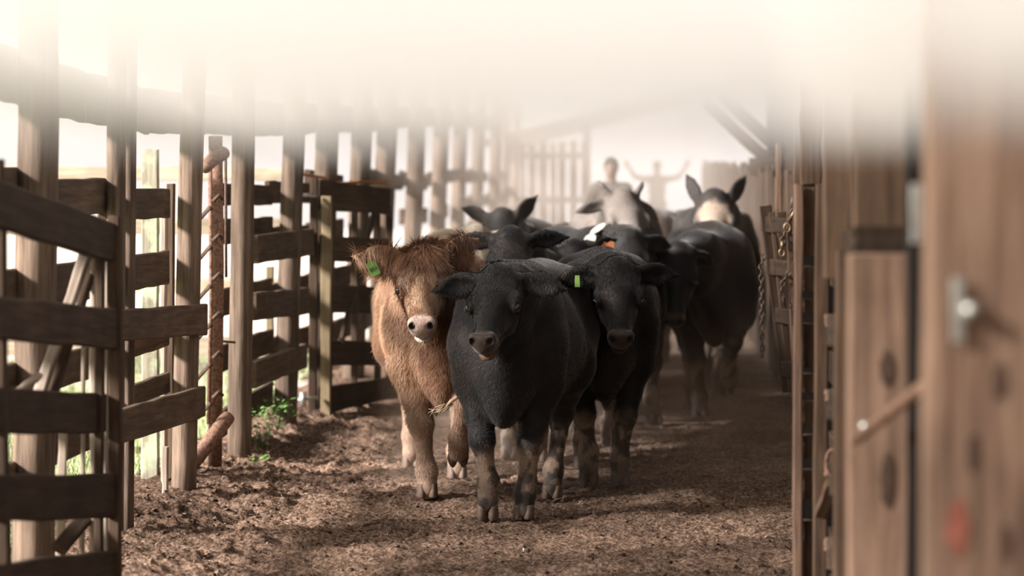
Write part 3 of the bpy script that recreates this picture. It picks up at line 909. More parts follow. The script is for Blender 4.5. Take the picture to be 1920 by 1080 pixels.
def cow(label, px, Yf, scale=1.0, yaw=0.0, head=(0.66, 0.0, 1.12), hyaw=0.0, pitch=1.08, roll=0.0, legs=('f_stand', 'f_reach', 'h_fwd', 'h_back'),
        ears=((0.25, 1.0, -0.15), (0.25, 1.0, -0.15)), ear_len=0.20, ear_w=0.062, coat=(0.016, 0.0145, 0.014), kind='black', h=0.0085, fur=0, fur_len=0.018,
        girth=1.0, head_scale=0.97, seed=0, horns=0, zones=None, group='cattle running down the alley', front_y=0.085, tags=()):
    rz = -math.pi / 2 + yaw
    X = (px - VPX) / FPX * Yf
    loc = np.array((X - math.cos(rz) * 0.24 * scale, Yf - math.sin(rz) * 0.24 * scale, float(ground_z(X, Yf)) - 0.004))
    Rh = rot_yp(hyaw, pitch, roll)
    if len(head) == 4:                                                  # the crown of the head, by where it shows and how far off
        w = np.array(P(*head[1:])) - loc - np.array((0, 0, 0.075 * scale))
        head = (np.array([[math.cos(rz), math.sin(rz), 0], [-math.sin(rz), math.cos(rz), 0], [0, 0, 1]]) @ w) / scale
    hj = np.array(head, float)
    hs = head_scale
    H = lambda p: hj + Rh @ (np.array(p, float) * hs)
    lo = np.array([-1.32, -0.5, -0.02]); hi = np.array([1.0, 0.5, 1.35])
    for p in ((0.55, 0, 0), (.1, .32, 0), (.1, -.32, 0), (0, 0, .12), (-.05, .25, .15), (-.05, -.25, .15), (-.2, .2, 0), (-.2, -.2, 0), (.5, 0, -.2)):
        q = H(p); lo = np.minimum(lo, q - 0.06); hi = np.maximum(hi, q + 0.06)
    F = Field(lo, hi, h)
    g = girth
    # trunk
    F.ell((-0.12, 0, 0.83), (0.56, 0.275 * g, 0.335), k=0.05)
    F.ell((-0.36, 0, 0.76), (0.52, 0.30 * g, 0.285), k=0.08)
    F.ell((0.20, 0, 0.84), (0.26, 0.225 * g, 0.30), k=0.08)
    F.ell((0.34, 0, 0.68), (0.17, 0.135 * g, 0.20), k=0.09)
    F.ell((0.36, 0, 0.53), (0.12, 0.060, 0.10), k=0.08)
    for s in (-1, 1):
        F.ell((0.20, s * 0.175 * g, 0.86), (0.15, 0.085, 0.26), k=0.07)
        F.ell((-0.78, s * 0.155, 0.90), (0.24, 0.125, 0.24), k=0.08)
        F.ell((-0.70, s * 0.20, 1.04), (0.07, 0.05, 0.05), k=0.09)
    F.ell((-0.80, 0, 0.92), (0.30, 0.20, 0.24), k=0.08)
    F.cone((0.18, 0, 1.06), (-0.98, 0, 1.06), 0.10, 0.085, k=0.12)
    F.ell((0.12, 0, 1.09), (0.16, 0.065, 0.085), k=0.08)
    # neck
    nb = np.array((0.22, 0, 0.93)); mid = nb * 0.5 + hj * 0.5 + np.array((0, 0, 0.02))
    F.chain([nb, mid, H((0.0, 0, -0.075))], [0.215, 0.140, 0.092], k=0.08)
    F.chain([(0.33, 0, 0.70), mid + np.array((0.05, 0, -0.12)), H((0.06, 0, -0.13))], [0.14, 0.095, 0.065], k=0.07)
    F.chain([(0.42, 0, 0.60), mid + np.array((0.10, 0, -0.19)), H((0.10, 0, -0.17))], [0.045, 0.03, 0.03], k=0.06)
    # tail
    F.chain([(-1.04, 0, 1.05), (-1.14, 0.01, 0.95), (-1.17, 0.02, 0.70), (-1.16, 0.03, 0.45)], [0.055, 0.035, 0.026, 0.022], k=0.05)
    F.ell((-1.16, 0.03, 0.37), (0.035, 0.035, 0.12), k=0.04)
    # legs
    feet = []
    for i, (pose, s) in enumerate(zip(legs, (1, -1, 1, -1))):
        J = LEG[pose]; ft = pose[0]
        R = LEG_R[ft]
        ys = (0.155 * g, 0.15, 0.5 * (0.13 + front_y), front_y, front_y) if ft == 'f' else (0.15, 0.17, 0.135, 0.105, 0.105)
        J = [np.array((x, s * y, z)) for (x, z), y in zip(J, ys)]
        F.cone(J[0], J[1], R[0], R[1], 0.07)
        if ft == 'f':
            m = J[1] * 0.45 + J[2] * 0.55
            F.cone(J[1], m, R[1], 0.066, 0.05); F.cone(m, J[2], 0.066, R[2], 0.03)
            F.ell(J[2], (0.054, 0.052, 0.06), k=0.03)
        else:
            m = J[1] * 0.5 + J[2] * 0.5
            F.cone(J[1], m, R[1], 0.082, 0.06); F.cone(m, J[2], 0.082, R[2], 0.03)
            hk = J[2] + (J[2] - J[1]) / np.linalg.norm(J[2] - J[1]) * 0.035 + np.array((-0.012, 0, 0.015))
            F.cone(J[2], hk, 0.048, 0.036, 0.03)
        c1 = J[2] * 0.62 + J[3] * 0.38
        F.cone(J[2], c1, R[2] * 0.9, 0.041, 0.03)
        F.cone(c1, J[3], 0.039, R[3], 0.02)
        F.ell(J[3], (0.052, 0.050, 0.050), k=0.03)
        F.cone(J[3], J[4], 0.044, 0.050, 0.02)
        d = J[4] - J[3]
        for t in (-1, 1):                                               # dewclaws
            back = np.array((-0.045, t * 0.022, -0.018))
            F.ell(J[3] + back, (0.014, 0.012, 0.018), k=0.012)
        feet.append((J[3], J[4], pose))
    # head
    def he(c, r, k, sub=False):
        F.ell(H(c), tuple(x * hs for x in r), Rh, k, sub)
    he((0.045, 0, -0.035), (0.115, 0.108, 0.095), 0.05)
    he((0.115, 0, -0.012), (0.115, 0.112, 0.052), 0.03)
    he((0.00, 0, 0.025), (0.060, 0.060, 0.050), 0.04)
    F.cone(H((0.15, 0, -0.055)), H((0.37, 0, -0.058)), 0.086 * hs, 0.050 * hs, 0.04)
    F.cone(H((0.16, 0, -0.004)), H((0.36, 0, -0.018)), 0.050 * hs, 0.040 * hs, 0.04)
    F.cone(H((0.10, 0, -0.155)), H((0.36, 0, -0.120)), 0.055 * hs, 0.038 * hs, 0.04)
    for s in (-1, 1):
        he((0.15, s * 0.054, -0.105), (0.115, 0.048, 0.080), 0.03)
        he((0.156, s * 0.102, -0.006), (0.046, 0.024, 0.022), 0.015)
        he((0.190, s * 0.106, -0.028), (0.033, 0.022, 0.027), 0.010)
        he((0.26, s * 0.058, -0.060), (0.08, 0.020, 0.016), 0.03)
    he((0.414, 0, -0.050), (0.056, 0.064, 0.056), 0.035)
    he((0.444, 0, -0.018), (0.026, 0.050, 0.038), 0.02)
    he((0.402, 0, -0.118), (0.050, 0.042, 0.028), 0.022)
    he((0.445, 0, -0.100), (0.055, 0.085, 0.004), 0.012, True)
    for s in (-1, 1):
        he((0.440, s * 0.042, -0.010), (0.034, 0.025, 0.032), 0.012)
        he((0.468, s * 0.042, -0.006), (0.026, 0.0140, 0.020), 0.006, True)
        he((0.198, s * 0.127, -0.026), (0.020, 0.018, 0.015), 0.006, True)
    # ears
    tips = []
    for s, e in zip((1, -1), ears):
        e = np.array((e[0], e[1] * s, e[2]), float); e /= np.linalg.norm(e)
        e2 = Rh @ e
        cup = Rh @ np.array((0.75, 0.1 * s, 0.35)) if len(ears) < 3 else np.array(ears[2])
        cup = cup - e2 * (cup @ e2); cup /= np.linalg.norm(cup)
        w = np.cross(cup, e2)
        root = H((0.005, 0.088 * s, -0.012))
        R3 = np.stack([e2, w, cup], 1)
        c = root + e2 * ear_len * 0.52
        F.cone(root - e2 * 0.02, root + e2 * 0.05, 0.034, 0.030, 0.025)
        F.ell(c - e2 * ear_len * 0.06, (ear_len * 0.48, ear_w, max(0.017, 1.7 * h)), R3, 0.014)
        F.cone(c + e2 * ear_len * 0.18, c + e2 * ear_len * 0.60, 0.018, 0.007, 0.03)
        F.ell(c + cup * 0.028, (ear_len * 0.42, ear_w * 0.70, 0.022), R3, 0.008, True)
        tips.append((c, e2, w, cup))
    for s in ((1, -1) if horns else ()):
        F.cone(H((-0.005, 0.075 * s, 0.03)), H((-0.05, 0.115 * s, 0.065)), 0.026, 0.018, 0.012)
        F.cone(H((-0.05, 0.115 * s, 0.065)), H((-0.085, 0.13 * s, 0.075)), 0.018, 0.008, 0.01)
    V, Q = F.mesh(3 if h < 0.012 else 2)
    N = vnormals(V, Q)
    # coat colours
    q = (V - hj) @ Rh / hs
    n1 = fbm(V * 5.0 + seed, 4, seed); n2 = fbm(V * 22.0 + seed, 3, seed + 5); n3 = fbm(V * np.array((9, 30, 14)) + seed, 3, seed + 9)
    C = np.tile(np.array(coat)[None], (len(V), 1)) * (0.75 + 0.5 * n1[:, None])
    onhead = (q[:, 0] > -0.08) & (q[:, 0] < 0.56) & (np.abs(q[:, 1]) < 0.13) & (q[:, 2] > -0.125 - 0.1 * sm((0.42 - q[:, 0]) / 0.2)) & (q[:, 2] < 0.12)
    leg = sm((0.62 - V[:, 2]) / 0.3)
    mudz = sm((0.40 - V[:, 2] + 0.16 * (n1 - 0.5)) / 0.10)
    muzz = sm((q[:, 0] - 0.385) / 0.035) * onhead
    nost = np.zeros(len(V))
    for s in (-1, 1):
        nost = np.maximum(nost, 1 - sm((np.linalg.norm((q - np.array((0.455, s * 0.042, -0.007))) / np.array((1.2, 1, 1.2)), axis=1) - 0.012) / 0.010))
    if kind == 'black':
        C = mixc(C, (0.030, 0.022, 0.017), 0.6 * sm((n1 - 0.5) * 4))
        C = mixc(C, (0.27, 0.195, 0.14), mudz * (0.25 + 0.75 * sm((n2 - 0.42) * 7)) * (0.35 + 0.65 * sm((V[:, 2] - 0.06) / 0.15)) * 0.9)
        C = mixc(C, (0.045, 0.030, 0.022), muzz * 0.8)
        C = mixc(C, (0.16, 0.085, 0.045), muzz * sm((n2 - 0.53) * 8) * 0.6 * sm((-0.03 - q[:, 2]) / 0.05))
    elif kind == 'brown':
        light = sm((n3 - 0.36) * 3.2)
        C = mixc(C, (0.37, 0.235, 0.150), 0.65 * light)
        C = mixc(C, (0.13, 0.060, 0.035), 0.85 * sm((n1 - 0.45) * 5) * (1 - leg))
        C = mixc(C, (0.12, 0.052, 0.030), 0.8 * (0.5 + 0.5 * sm((n3 - 0.35) * 4)) * sm((V[:, 0] - 0.12) / 0.2) * sm((0.20 - np.abs(V[:, 1] - 0.05)) / 0.12) * (1 - onhead) * sm((V[:, 2] - 0.45) / 0.1))
        C = mixc(C, (0.34, 0.235, 0.17), 0.75 * sm((0.55 - V[:, 2]) / 0.2))
        C = mixc(C, (0.20, 0.14, 0.105), 0.55 * sm((0.5 - V[:, 2]) / 0.2) * sm((n2 - 0.45) * 5))
        fx = onhead * sm((q[:, 0] - 0.06) / 0.1)
        C = mixc(C, (0.50, 0.35, 0.23), 0.55 * fx * light)
        C = mixc(C, (0.25, 0.12, 0.06), 0.7 * onhead * sm((0.11 - q[:, 0]) / 0.1) * sm((n2 - 0.35) * 4))
        for s in (-1, 1):
            w = 1 - sm((np.linalg.norm((q - np.array((0.165, s * 0.080, 0.0))) / np.array((1.3, 0.8, 1)), axis=1) - 0.018) / 0.02)
            C = mixc(C, (0.20, 0.155, 0.13), 0.8 * w)
        C = mixc(C, (0.46, 0.36, 0.31), 0.9 * muzz)
        C = mixc(C, (0.66, 0.58, 0.52), 0.8 * muzz * sm((-0.095 - q[:, 2]) / 0.02))
        C = mixc(C, (0.30, 0.20, 0.16), 0.6 * muzz * sm((n2 - 0.5) * 6))
    elif kind in ('grey', 'cream'):
        C = mixc(C, tuple(x * 0.45 for x in coat), 0.7 * sm((n1 - 0.48) * 5))
        C = mixc(C, (0.10, 0.09, 0.085), muzz * 0.7)
        C = mixc(C, (0.20, 0.145, 0.105), mudz * 0.7)
    C = mixc(C, (0.012, 0.008, 0.007), nost)
    for z in (zones or ()):
        c0, r0, colz, frame, amt = z
        W = q if frame == 'head' else V
        w = 1 - sm((np.sqrt((((W - np.array(c0)) / np.array(r0)) ** 2).sum(1)) + (n2 - 0.5) * 0.5 - 0.75) / 0.4)
        if frame == 'head': w = w * onhead
        C = mixc(C, colz, w * amt)
    me = fast_mesh('cow', V, Q, True)
    set_colors(me, C)
    me.materials.append(M['coat'])
    root = bpy.data.objects.new('cow', me)
    COL.objects.link(root)
    root.location = loc
    root.rotation_euler = (0, 0, rz)
    root.scale = (scale,) * 3
    tag(root, label, 'cow', group)
    # hooves and eyes
    for F3, F4, pose in feet:
        d = F4 - F3; d /= np.linalg.norm(d)
        hf = link('hoof', HOOF[kind == 'black' and seed % 2 == 1], None, root)
        tilt = {'f_stand': 0.0, 'f_back': 0.25, 'f_reach': 0.25, 'f_land': 0.4, 'f_lift': 1.35, 'f_fold': 1.8, 'h_stand': 0, 'h_fwd': 0.0, 'h_back': 0.35, 'h_lift': 0.6}[pose]
        z0 = 0.062 if tilt == 0 else None
        p = F4 + (np.array((0, 0, 0)) if tilt == 0 else d * 0.01)
        hf.location = (p[0] - 0.004, p[1], 0.055 if tilt == 0 else p[2])
        hf.scale = (0.88,) * 3
        hf.rotation_euler = (0, tilt, 0)
    for s in (-1, 1):
        ey = link('eye', EYE, None, root)
        ey.location = H((0.194, s * 0.113, -0.026))
        ey.scale = (hs,) * 3
    # ear tags and the like
    for (which, along, across, out, tm, nm, tl) in tags:
        c, e2, w, cup = tips[which]
        p = c + e2 * along * ear_len * 0.5 + w * across * ear_w + cup * out
        t = link(nm, tm, None, root)
        zax = Vector((0, 0, 1)); f = Vector((1, 0, 0.0))
        t.location = p
        t.rotation_euler = tl
        t.scale = (1.0, 1.25, 1.25) if tm in (OVAL, HEART) else (1, 1, 1)
    # fur: fine short strands lying along the body
    if fur:
        rg = np.random.default_rng(seed + 11)
        A = np.linalg.norm(np.cross(V[Q[:, 2]] - V[Q[:, 0]], V[Q[:, 3]] - V[Q[:, 1]]), axis=1)
        cen = V[Q].mean(1)
        qc = (cen - hj) @ Rh / hs
        hd = (np.linalg.norm(qc - np.array((0.12, 0, -0.05)), axis=1) < 0.36)
        Wt = A * np.where(cen[:, 0] < -0.5, 0.15, 1.0) * np.where(hd, 2.2, 1.0) * np.where(cen[:, 2] < 0.1, 0.1, 1.0)
        Wt = Wt * np.where(hd & (qc[:, 0] > 0.40), 0.05, 1.0)
        fi = rg.choice(len(Q), size=fur, p=Wt / Wt.sum())
        uv = rg.random((fur, 2))
        P0 = (V[Q[fi, 0]] * ((1 - uv[:, :1]) * (1 - uv[:, 1:])) + V[Q[fi, 1]] * (uv[:, :1] * (1 - uv[:, 1:])) + V[Q[fi, 2]] * (uv[:, :1] * uv[:, 1:]) + V[Q[fi, 3]] * ((1 - uv[:, :1]) * uv[:, 1:]))
        Nn = N[Q[fi, 0]]
        flow = np.tile(np.array((-0.55, 0, -0.8)), (fur, 1))
        hh = hd[fi]
        flow[hh] = (Rh @ np.array((0.8, 0, -0.1)))[None]
        cl = P0 * 16.0
        flow = flow + 1.3 * (np.stack([vnoise(cl, 1), vnoise(cl, 2), vnoise(cl, 3)], -1) - 0.5)
        tg = flow - Nn * (flow * Nn).sum(1, keepdims=True)
        tg /= np.linalg.norm(tg, axis=1)[:, None] + 1e-6
        L = fur_len * (0.6 + 0.8 * rg.random(fur))
        topk = hh & ((qc[fi, 0] < 0.11) | (np.abs(qc[fi, 1]) > 0.16)) & (kind == 'brown')
        L = np.where(topk, L * 2.2, np.where(hh & (qc[fi, 0] > 0.2), L * 0.55, L))
        L = np.where(P0[:, 2] < 0.35, L * 0.5, L)
        lift = np.where(topk, 0.55, 0.32)[:, None]
        dr = tg * 0.9 + Nn * lift + 0.18 * rg.normal(size=(fur, 3))
        dr /= np.linalg.norm(dr, axis=1)[:, None]
        sd = np.cross(dr, Nn); sd /= np.linalg.norm(sd, axis=1)[:, None] + 1e-6
        wd = 0.0011
        mid_ = P0 + dr * (L * 0.5)[:, None]
        tip = P0 + (dr * 0.9 + tg * 0.25) * L[:, None]
        P0 = P0 - Nn * 0.001
        VV = np.concatenate([P0 - sd * wd, P0 + sd * wd, mid_ + sd * wd * 0.7, mid_ - sd * wd * 0.7, tip])
        ii = np.arange(fur)
        T = np.concatenate([np.stack([ii, ii + fur, ii + 2 * fur], -1), np.stack([ii, ii + 2 * fur, ii + 3 * fur], -1), np.stack([ii + 3 * fur, ii + 2 * fur, ii + 4 * fur], -1)])
        fm = fast_mesh('fur', VV, T, True)
        cc = C[Q[fi, 0]] * (0.7 + 0.7 * rg.random((fur, 1)))
        set_colors(fm, np.concatenate([cc] * 5) * 1.15)
        fo = link('fur', fm, M['fur'], root)
        fo['kind'] = 'stuff'
    return root

# ------------------------------------------------------------------ ear tags
def tag_mesh(name, outline, mat, t=0.003):
    n = len(outline)
    v = [(t, y, z) for y, z in outline] + [(-t, y, z) for y, z in outline]
    f = [tuple(range(n)), tuple(range(2 * n - 1, n - 1, -1))] + [(i, i + n, (i + 1) % n + n, (i + 1) % n) for i in range(n)]
    me = new_mesh(name, v, f)
    bm = bmesh.new(); bm.from_mesh(me); bmesh.ops.recalc_face_normals(bm, faces=bm.faces); bm.to_mesh(me); bm.free()
    me.materials.append(mat)
    return me
M['tag_green'] = plain('green_tag_plastic', (0.13, 0.26, 0.06), 0.45)
M['tag_print'] = plain('dark_tag_print', (0.03, 0.06, 0.02), 0.6)
M['tag_white'] = plain('white_tag_plastic', (0.50, 0.47, 0.42), 0.6)
M['tag_orange'] = plain('orange_tag_plastic', (0.75, 0.27, 0.12), 0.5)
M['tag_lime'] = plain('lime_tag_plastic', (0.36, 0.62, 0.16), 0.5)
TAG_G = tag_mesh('ear_tag', [(-0.022, 0.030), (0.0, 0.038), (0.022, 0.030), (0.024, -0.026), (0.018, -0.034), (-0.018, -0.034), (-0.024, -0.026)], M['tag_green'])
OVAL = tag_mesh('ear_tag', [(0.024 * math.cos(a), 0.036 * math.sin(a)) for a in [2 * math.pi * i / 16 for i in range(16)]], M['tag_white'])
HEART = tag_mesh('ear_tag', [(-0.040, 0.028), (-0.015, 0.036), (0.0, 0.026), (0.020, 0.036), (0.036, 0.030), (0.030, -0.012), (0.006, -0.046), (-0.012, -0.034), (-0.034, 0.002)], M['tag_orange'])
STRIP = tag_mesh('ear_tag', [(-0.010, 0.028), (0.010, 0.028), (0.012, -0.028), (-0.012, -0.028)], M['tag_lime'])

# ------------------------------------------------------------------ the herd
BLK = (0.0115, 0.0108, 0.0110)
JET = (0.0065, 0.0060, 0.0060)
brown = cow('shaggy brown cow with a green ear tag, one front leg folded up', 830, 12.78, 1.05, 0.12, ('px', 796, 454, 12.3), hyaw=-0.08, pitch=0.70, roll=0.03,
    legs=('f_lift', 'f_stand', 'h_fwd', 'h_back'), ears=((-0.75, 0.62, -0.15), (-0.12, 1.0, 0.05)), ear_len=0.225, ear_w=0.072, kind='brown', coat=(0.21, 0.112, 0.062),
    fur=90000, fur_len=0.026, seed=2, girth=0.93, front_y=0.075,
    tags=((1, 0.22, 0.45, 0.05, TAG_G, 'ear_tag', (0.45, 0.0, 0.1)),))
tg = [c for c in brown.children if c.name.startswith('ear_tag')][0]
tg['label'] = 'green ear tag with dark numbers'
fc = bpy.data.curves.new('tag_number', 'FONT'); fc.body = '801'; fc.size = 0.026; fc.align_x = 'CENTER'; fc.align_y = 'CENTER'; fc.extrude = 0.0004
fc_o = bpy.data.objects.new('tag_number_curve', fc); COL.objects.link(fc_o)
bpy.context.view_layer.update()
tm = bpy.data.meshes.new_from_object(fc_o.evaluated_get(bpy.context.evaluated_depsgraph_get()))
bpy.data.objects.remove(fc_o)
tm.materials.clear(); tm.materials.append(M['tag_print'])
fo = link('tag_number', tm, None, tg)
fo.location = (0.0042, 0, -0.002); fo.rotation_euler = (math.pi / 2, 0, math.pi / 2)
brown.data.name = 'cow'

lead = cow('black cow out in front of the herd with mud on its knees', 953, 11.95, 1.0, -0.10, ('px', 936, 490, 11.5), hyaw=-0.06, pitch=0.62, roll=0.04,
    legs=('f_stand', 'f_land', 'h_fwd', 'h_back'), ears=((0.08, 1.0, -0.22), (0.12, 1.0, -0.12)), ear_len=0.205, kind='black', coat=BLK, fur=80000, fur_len=0.014, seed=4, girth=0.98, front_y=0.078)

third = cow('black cow with a lowered dark face and lime ear tag, just behind the leading cow', 1133, 13.25, 1.02, 0.03, ('px', 1158, 478, 12.72), hyaw=0.03, pitch=0.78,
    legs=('f_stand', 'f_land', 'h_back', 'h_fwd'), ears=((-0.05, 1.0, -0.15), (0.0, 1.0, -0.25)), ear_len=0.20, kind='black', coat=JET, fur=60000, fur_len=0.016, seed=5, girth=0.97, front_y=0.08,
    tags=((1, 0.1, 0.2, 0.03, STRIP, 'ear_tag', (0.0, 0.0, 0.2)),))

cow('black cow whose head shows just above the lead cow', 985, 14.55, 1.03, -0.02, ('px', 957, 420, 14.0), hyaw=-0.15, pitch=1.0,
    legs=('f_reach', 'f_stand', 'h_back', 'h_fwd'), ears=((-0.15, 1.0, -0.1), (-0.02, 1.0, -0.1)), ear_len=0.21, kind='black', coat=BLK, fur=30000, fur_len=0.016, seed=8, h=0.0105, girth=0.92)

cow('black cow with an orange ear tag and a white ear tag', 1115, 15.4, 1.0, 0.04, ('px', 1080, 446, 14.85), hyaw=0.1, pitch=1.0,
    legs=('f_stand', 'f_reach', 'h_back', 'h_fwd'), ears=((-0.50, 0.8, -0.1), (-0.02, 1.0, -0.1)), ear_len=0.18, kind='black', coat=JET, fur=20000, fur_len=0.016, seed=9, h=0.0105, girth=0.92,
    tags=((0, 0.0, 0.0, 0.035, HEART, 'ear_tag', (0, 0, 0)), (1, 0.6, 0.0, 0.035, OVAL, 'ear_tag', (0.3, 0, 0))))

side = cow('black cow turned across the alley showing its back, one white ear tag', 1176, 16.75, 1.08, 0.42, ('px', 1178, 424, 16.35), hyaw=-0.3, pitch=0.85,
    legs=('f_reach', 'f_stand', 'h_back', 'h_fwd'), ears=((-0.1, 0.9, -0.4), (-0.55, 0.8, -0.4)), ear_len=0.19, kind='black', coat=(0.014, 0.0135, 0.0135), fur=15000, fur_len=0.014, seed=11, h=0.0115, girth=0.95,
    tags=((1, 0.5, 0.0, 0.04, OVAL, 'ear_tag', (-0.9, 0, -0.7)),))

# the white tag on the back of the turned cow
bpy.context.view_layer.update()
iv = side.matrix_world.inverted()
o0 = iv @ Vector((0, 0, CAMZ))
for yy in (420, 424, 428, 432, 436, 440, 445):
    d0 = (iv @ P(1124, yy, 16.5) - o0).normalized()
    hit, hp, hn, _ = side.ray_cast(o0, d0)
    if hit and hn.dot(-d0) > 0.3: break
if hit:
    bt = link('back_tag', OVAL, None, side)
    bt.location = hp + hn * 0.02
    bt.rotation_euler = ((hn - d0 * 0.7).to_track_quat('X', 'Z') @ Quaternion((1, 0, 0), -0.95)).to_euler()
    bt.scale = (1.0, 0.72, 1.5)
    bt['label'] = 'white oval tag on the back'

cow('big black cow beside the far plank wall, head held low', 1338, 17.3, 1.10, 0.02, ('px', 1272, 448, 16.6), hyaw=-0.2, pitch=1.15,
    legs=('f_lift', 'f_stand', 'h_back', 'h_fwd'), ears=((0.1, 0.6, -0.8), (0.1, 0.8, -0.5)), ear_len=0.17, kind='black', coat=JET, fur=15000, fur_len=0.014, seed=13, h=0.0115, girth=0.98)

cow('black cow with a pale blaze on its forehead and upright ears', 1345, 19.75, 1.20, 0.0, ('px', 1340, 352, 18.95), hyaw=-0.05, pitch=0.8,
    ears=((-1.1, 0.50, 0.1), (-1.1, 0.42, 0.1)), ear_len=0.22, ear_w=0.05, head_scale=1.08, kind='black', coat=(0.03, 0.026, 0.024), seed=14, h=0.0125, girth=0.95,
    zones=(((0.15, 0.0, 0.02), (0.10, 0.10, 0.10), (0.36, 0.285, 0.22), 'head', 0.9), ((0.30, 0.0, 0.0), (0.16, 0.05, 0.08), (0.40, 0.33, 0.27), 'head', 0.9)))

cow('light grey cow with short horns looking over the black backs', 1168, 19.6, 1.20, 0.1, ('px', 1166, 353, 18.9), hyaw=0.24, pitch=0.66,
    ears=((0.1, 0.8, -0.6), (0.15, 1.0, -0.25)), ear_len=0.19, ear_w=0.045, kind='grey', coat=(0.20, 0.175, 0.155), seed=15, h=0.0125, horns=1, head_scale=1.12)

cow('dusty dark grey cow with one ear raised, near the slatted end', 948, 18.9, 1.12, -0.05, ('px', 942, 386, 18.35), hyaw=-0.1, pitch=1.0,
    ears=((-0.9, 0.55, -0.1), (-0.45, 0.9, -0.1)), ear_len=0.21, kind='grey', coat=(0.05, 0.045, 0.042), seed=17, h=0.0125)

cow('cream cow with a lime ear tag half hidden behind the black heads', 884, 17.0, 1.06, 0.05, ('px', 892, 418, 16.5), hyaw=0.1, pitch=0.95,
    ears=((-0.05, 1.0, -0.1), (-0.1, 1.0, -0.1)), kind='cream', coat=(0.62, 0.53, 0.42), seed=19, h=0.0125,
    tags=((0, -0.6, 0.5, 0.03, STRIP, 'ear_tag', (0.0, 0.0, 0.2)),))

cow('cream cow far back, only its pale poll and ears showing', 1018, 21.3, 1.0, 0.0, ('px', 1012, 412, 20.8), hyaw=0.1, pitch=1.0,
    ears=((-0.3, 1.0, -0.1), (-0.3, 1.0, -0.1)), kind='cream', coat=(0.60, 0.50, 0.40), seed=21, h=0.014)

cow('dark brown cow behind the light grey one, its back showing', 1225, 22.4, 1.12, -0.25, ('px', 1238, 402, 21.9), hyaw=0.3, pitch=1.0,
    ears=((0.1, 1.0, -0.2), (0.1, 1.0, -0.2)), kind='black', coat=(0.06, 0.038, 0.026), seed=23, h=0.014)

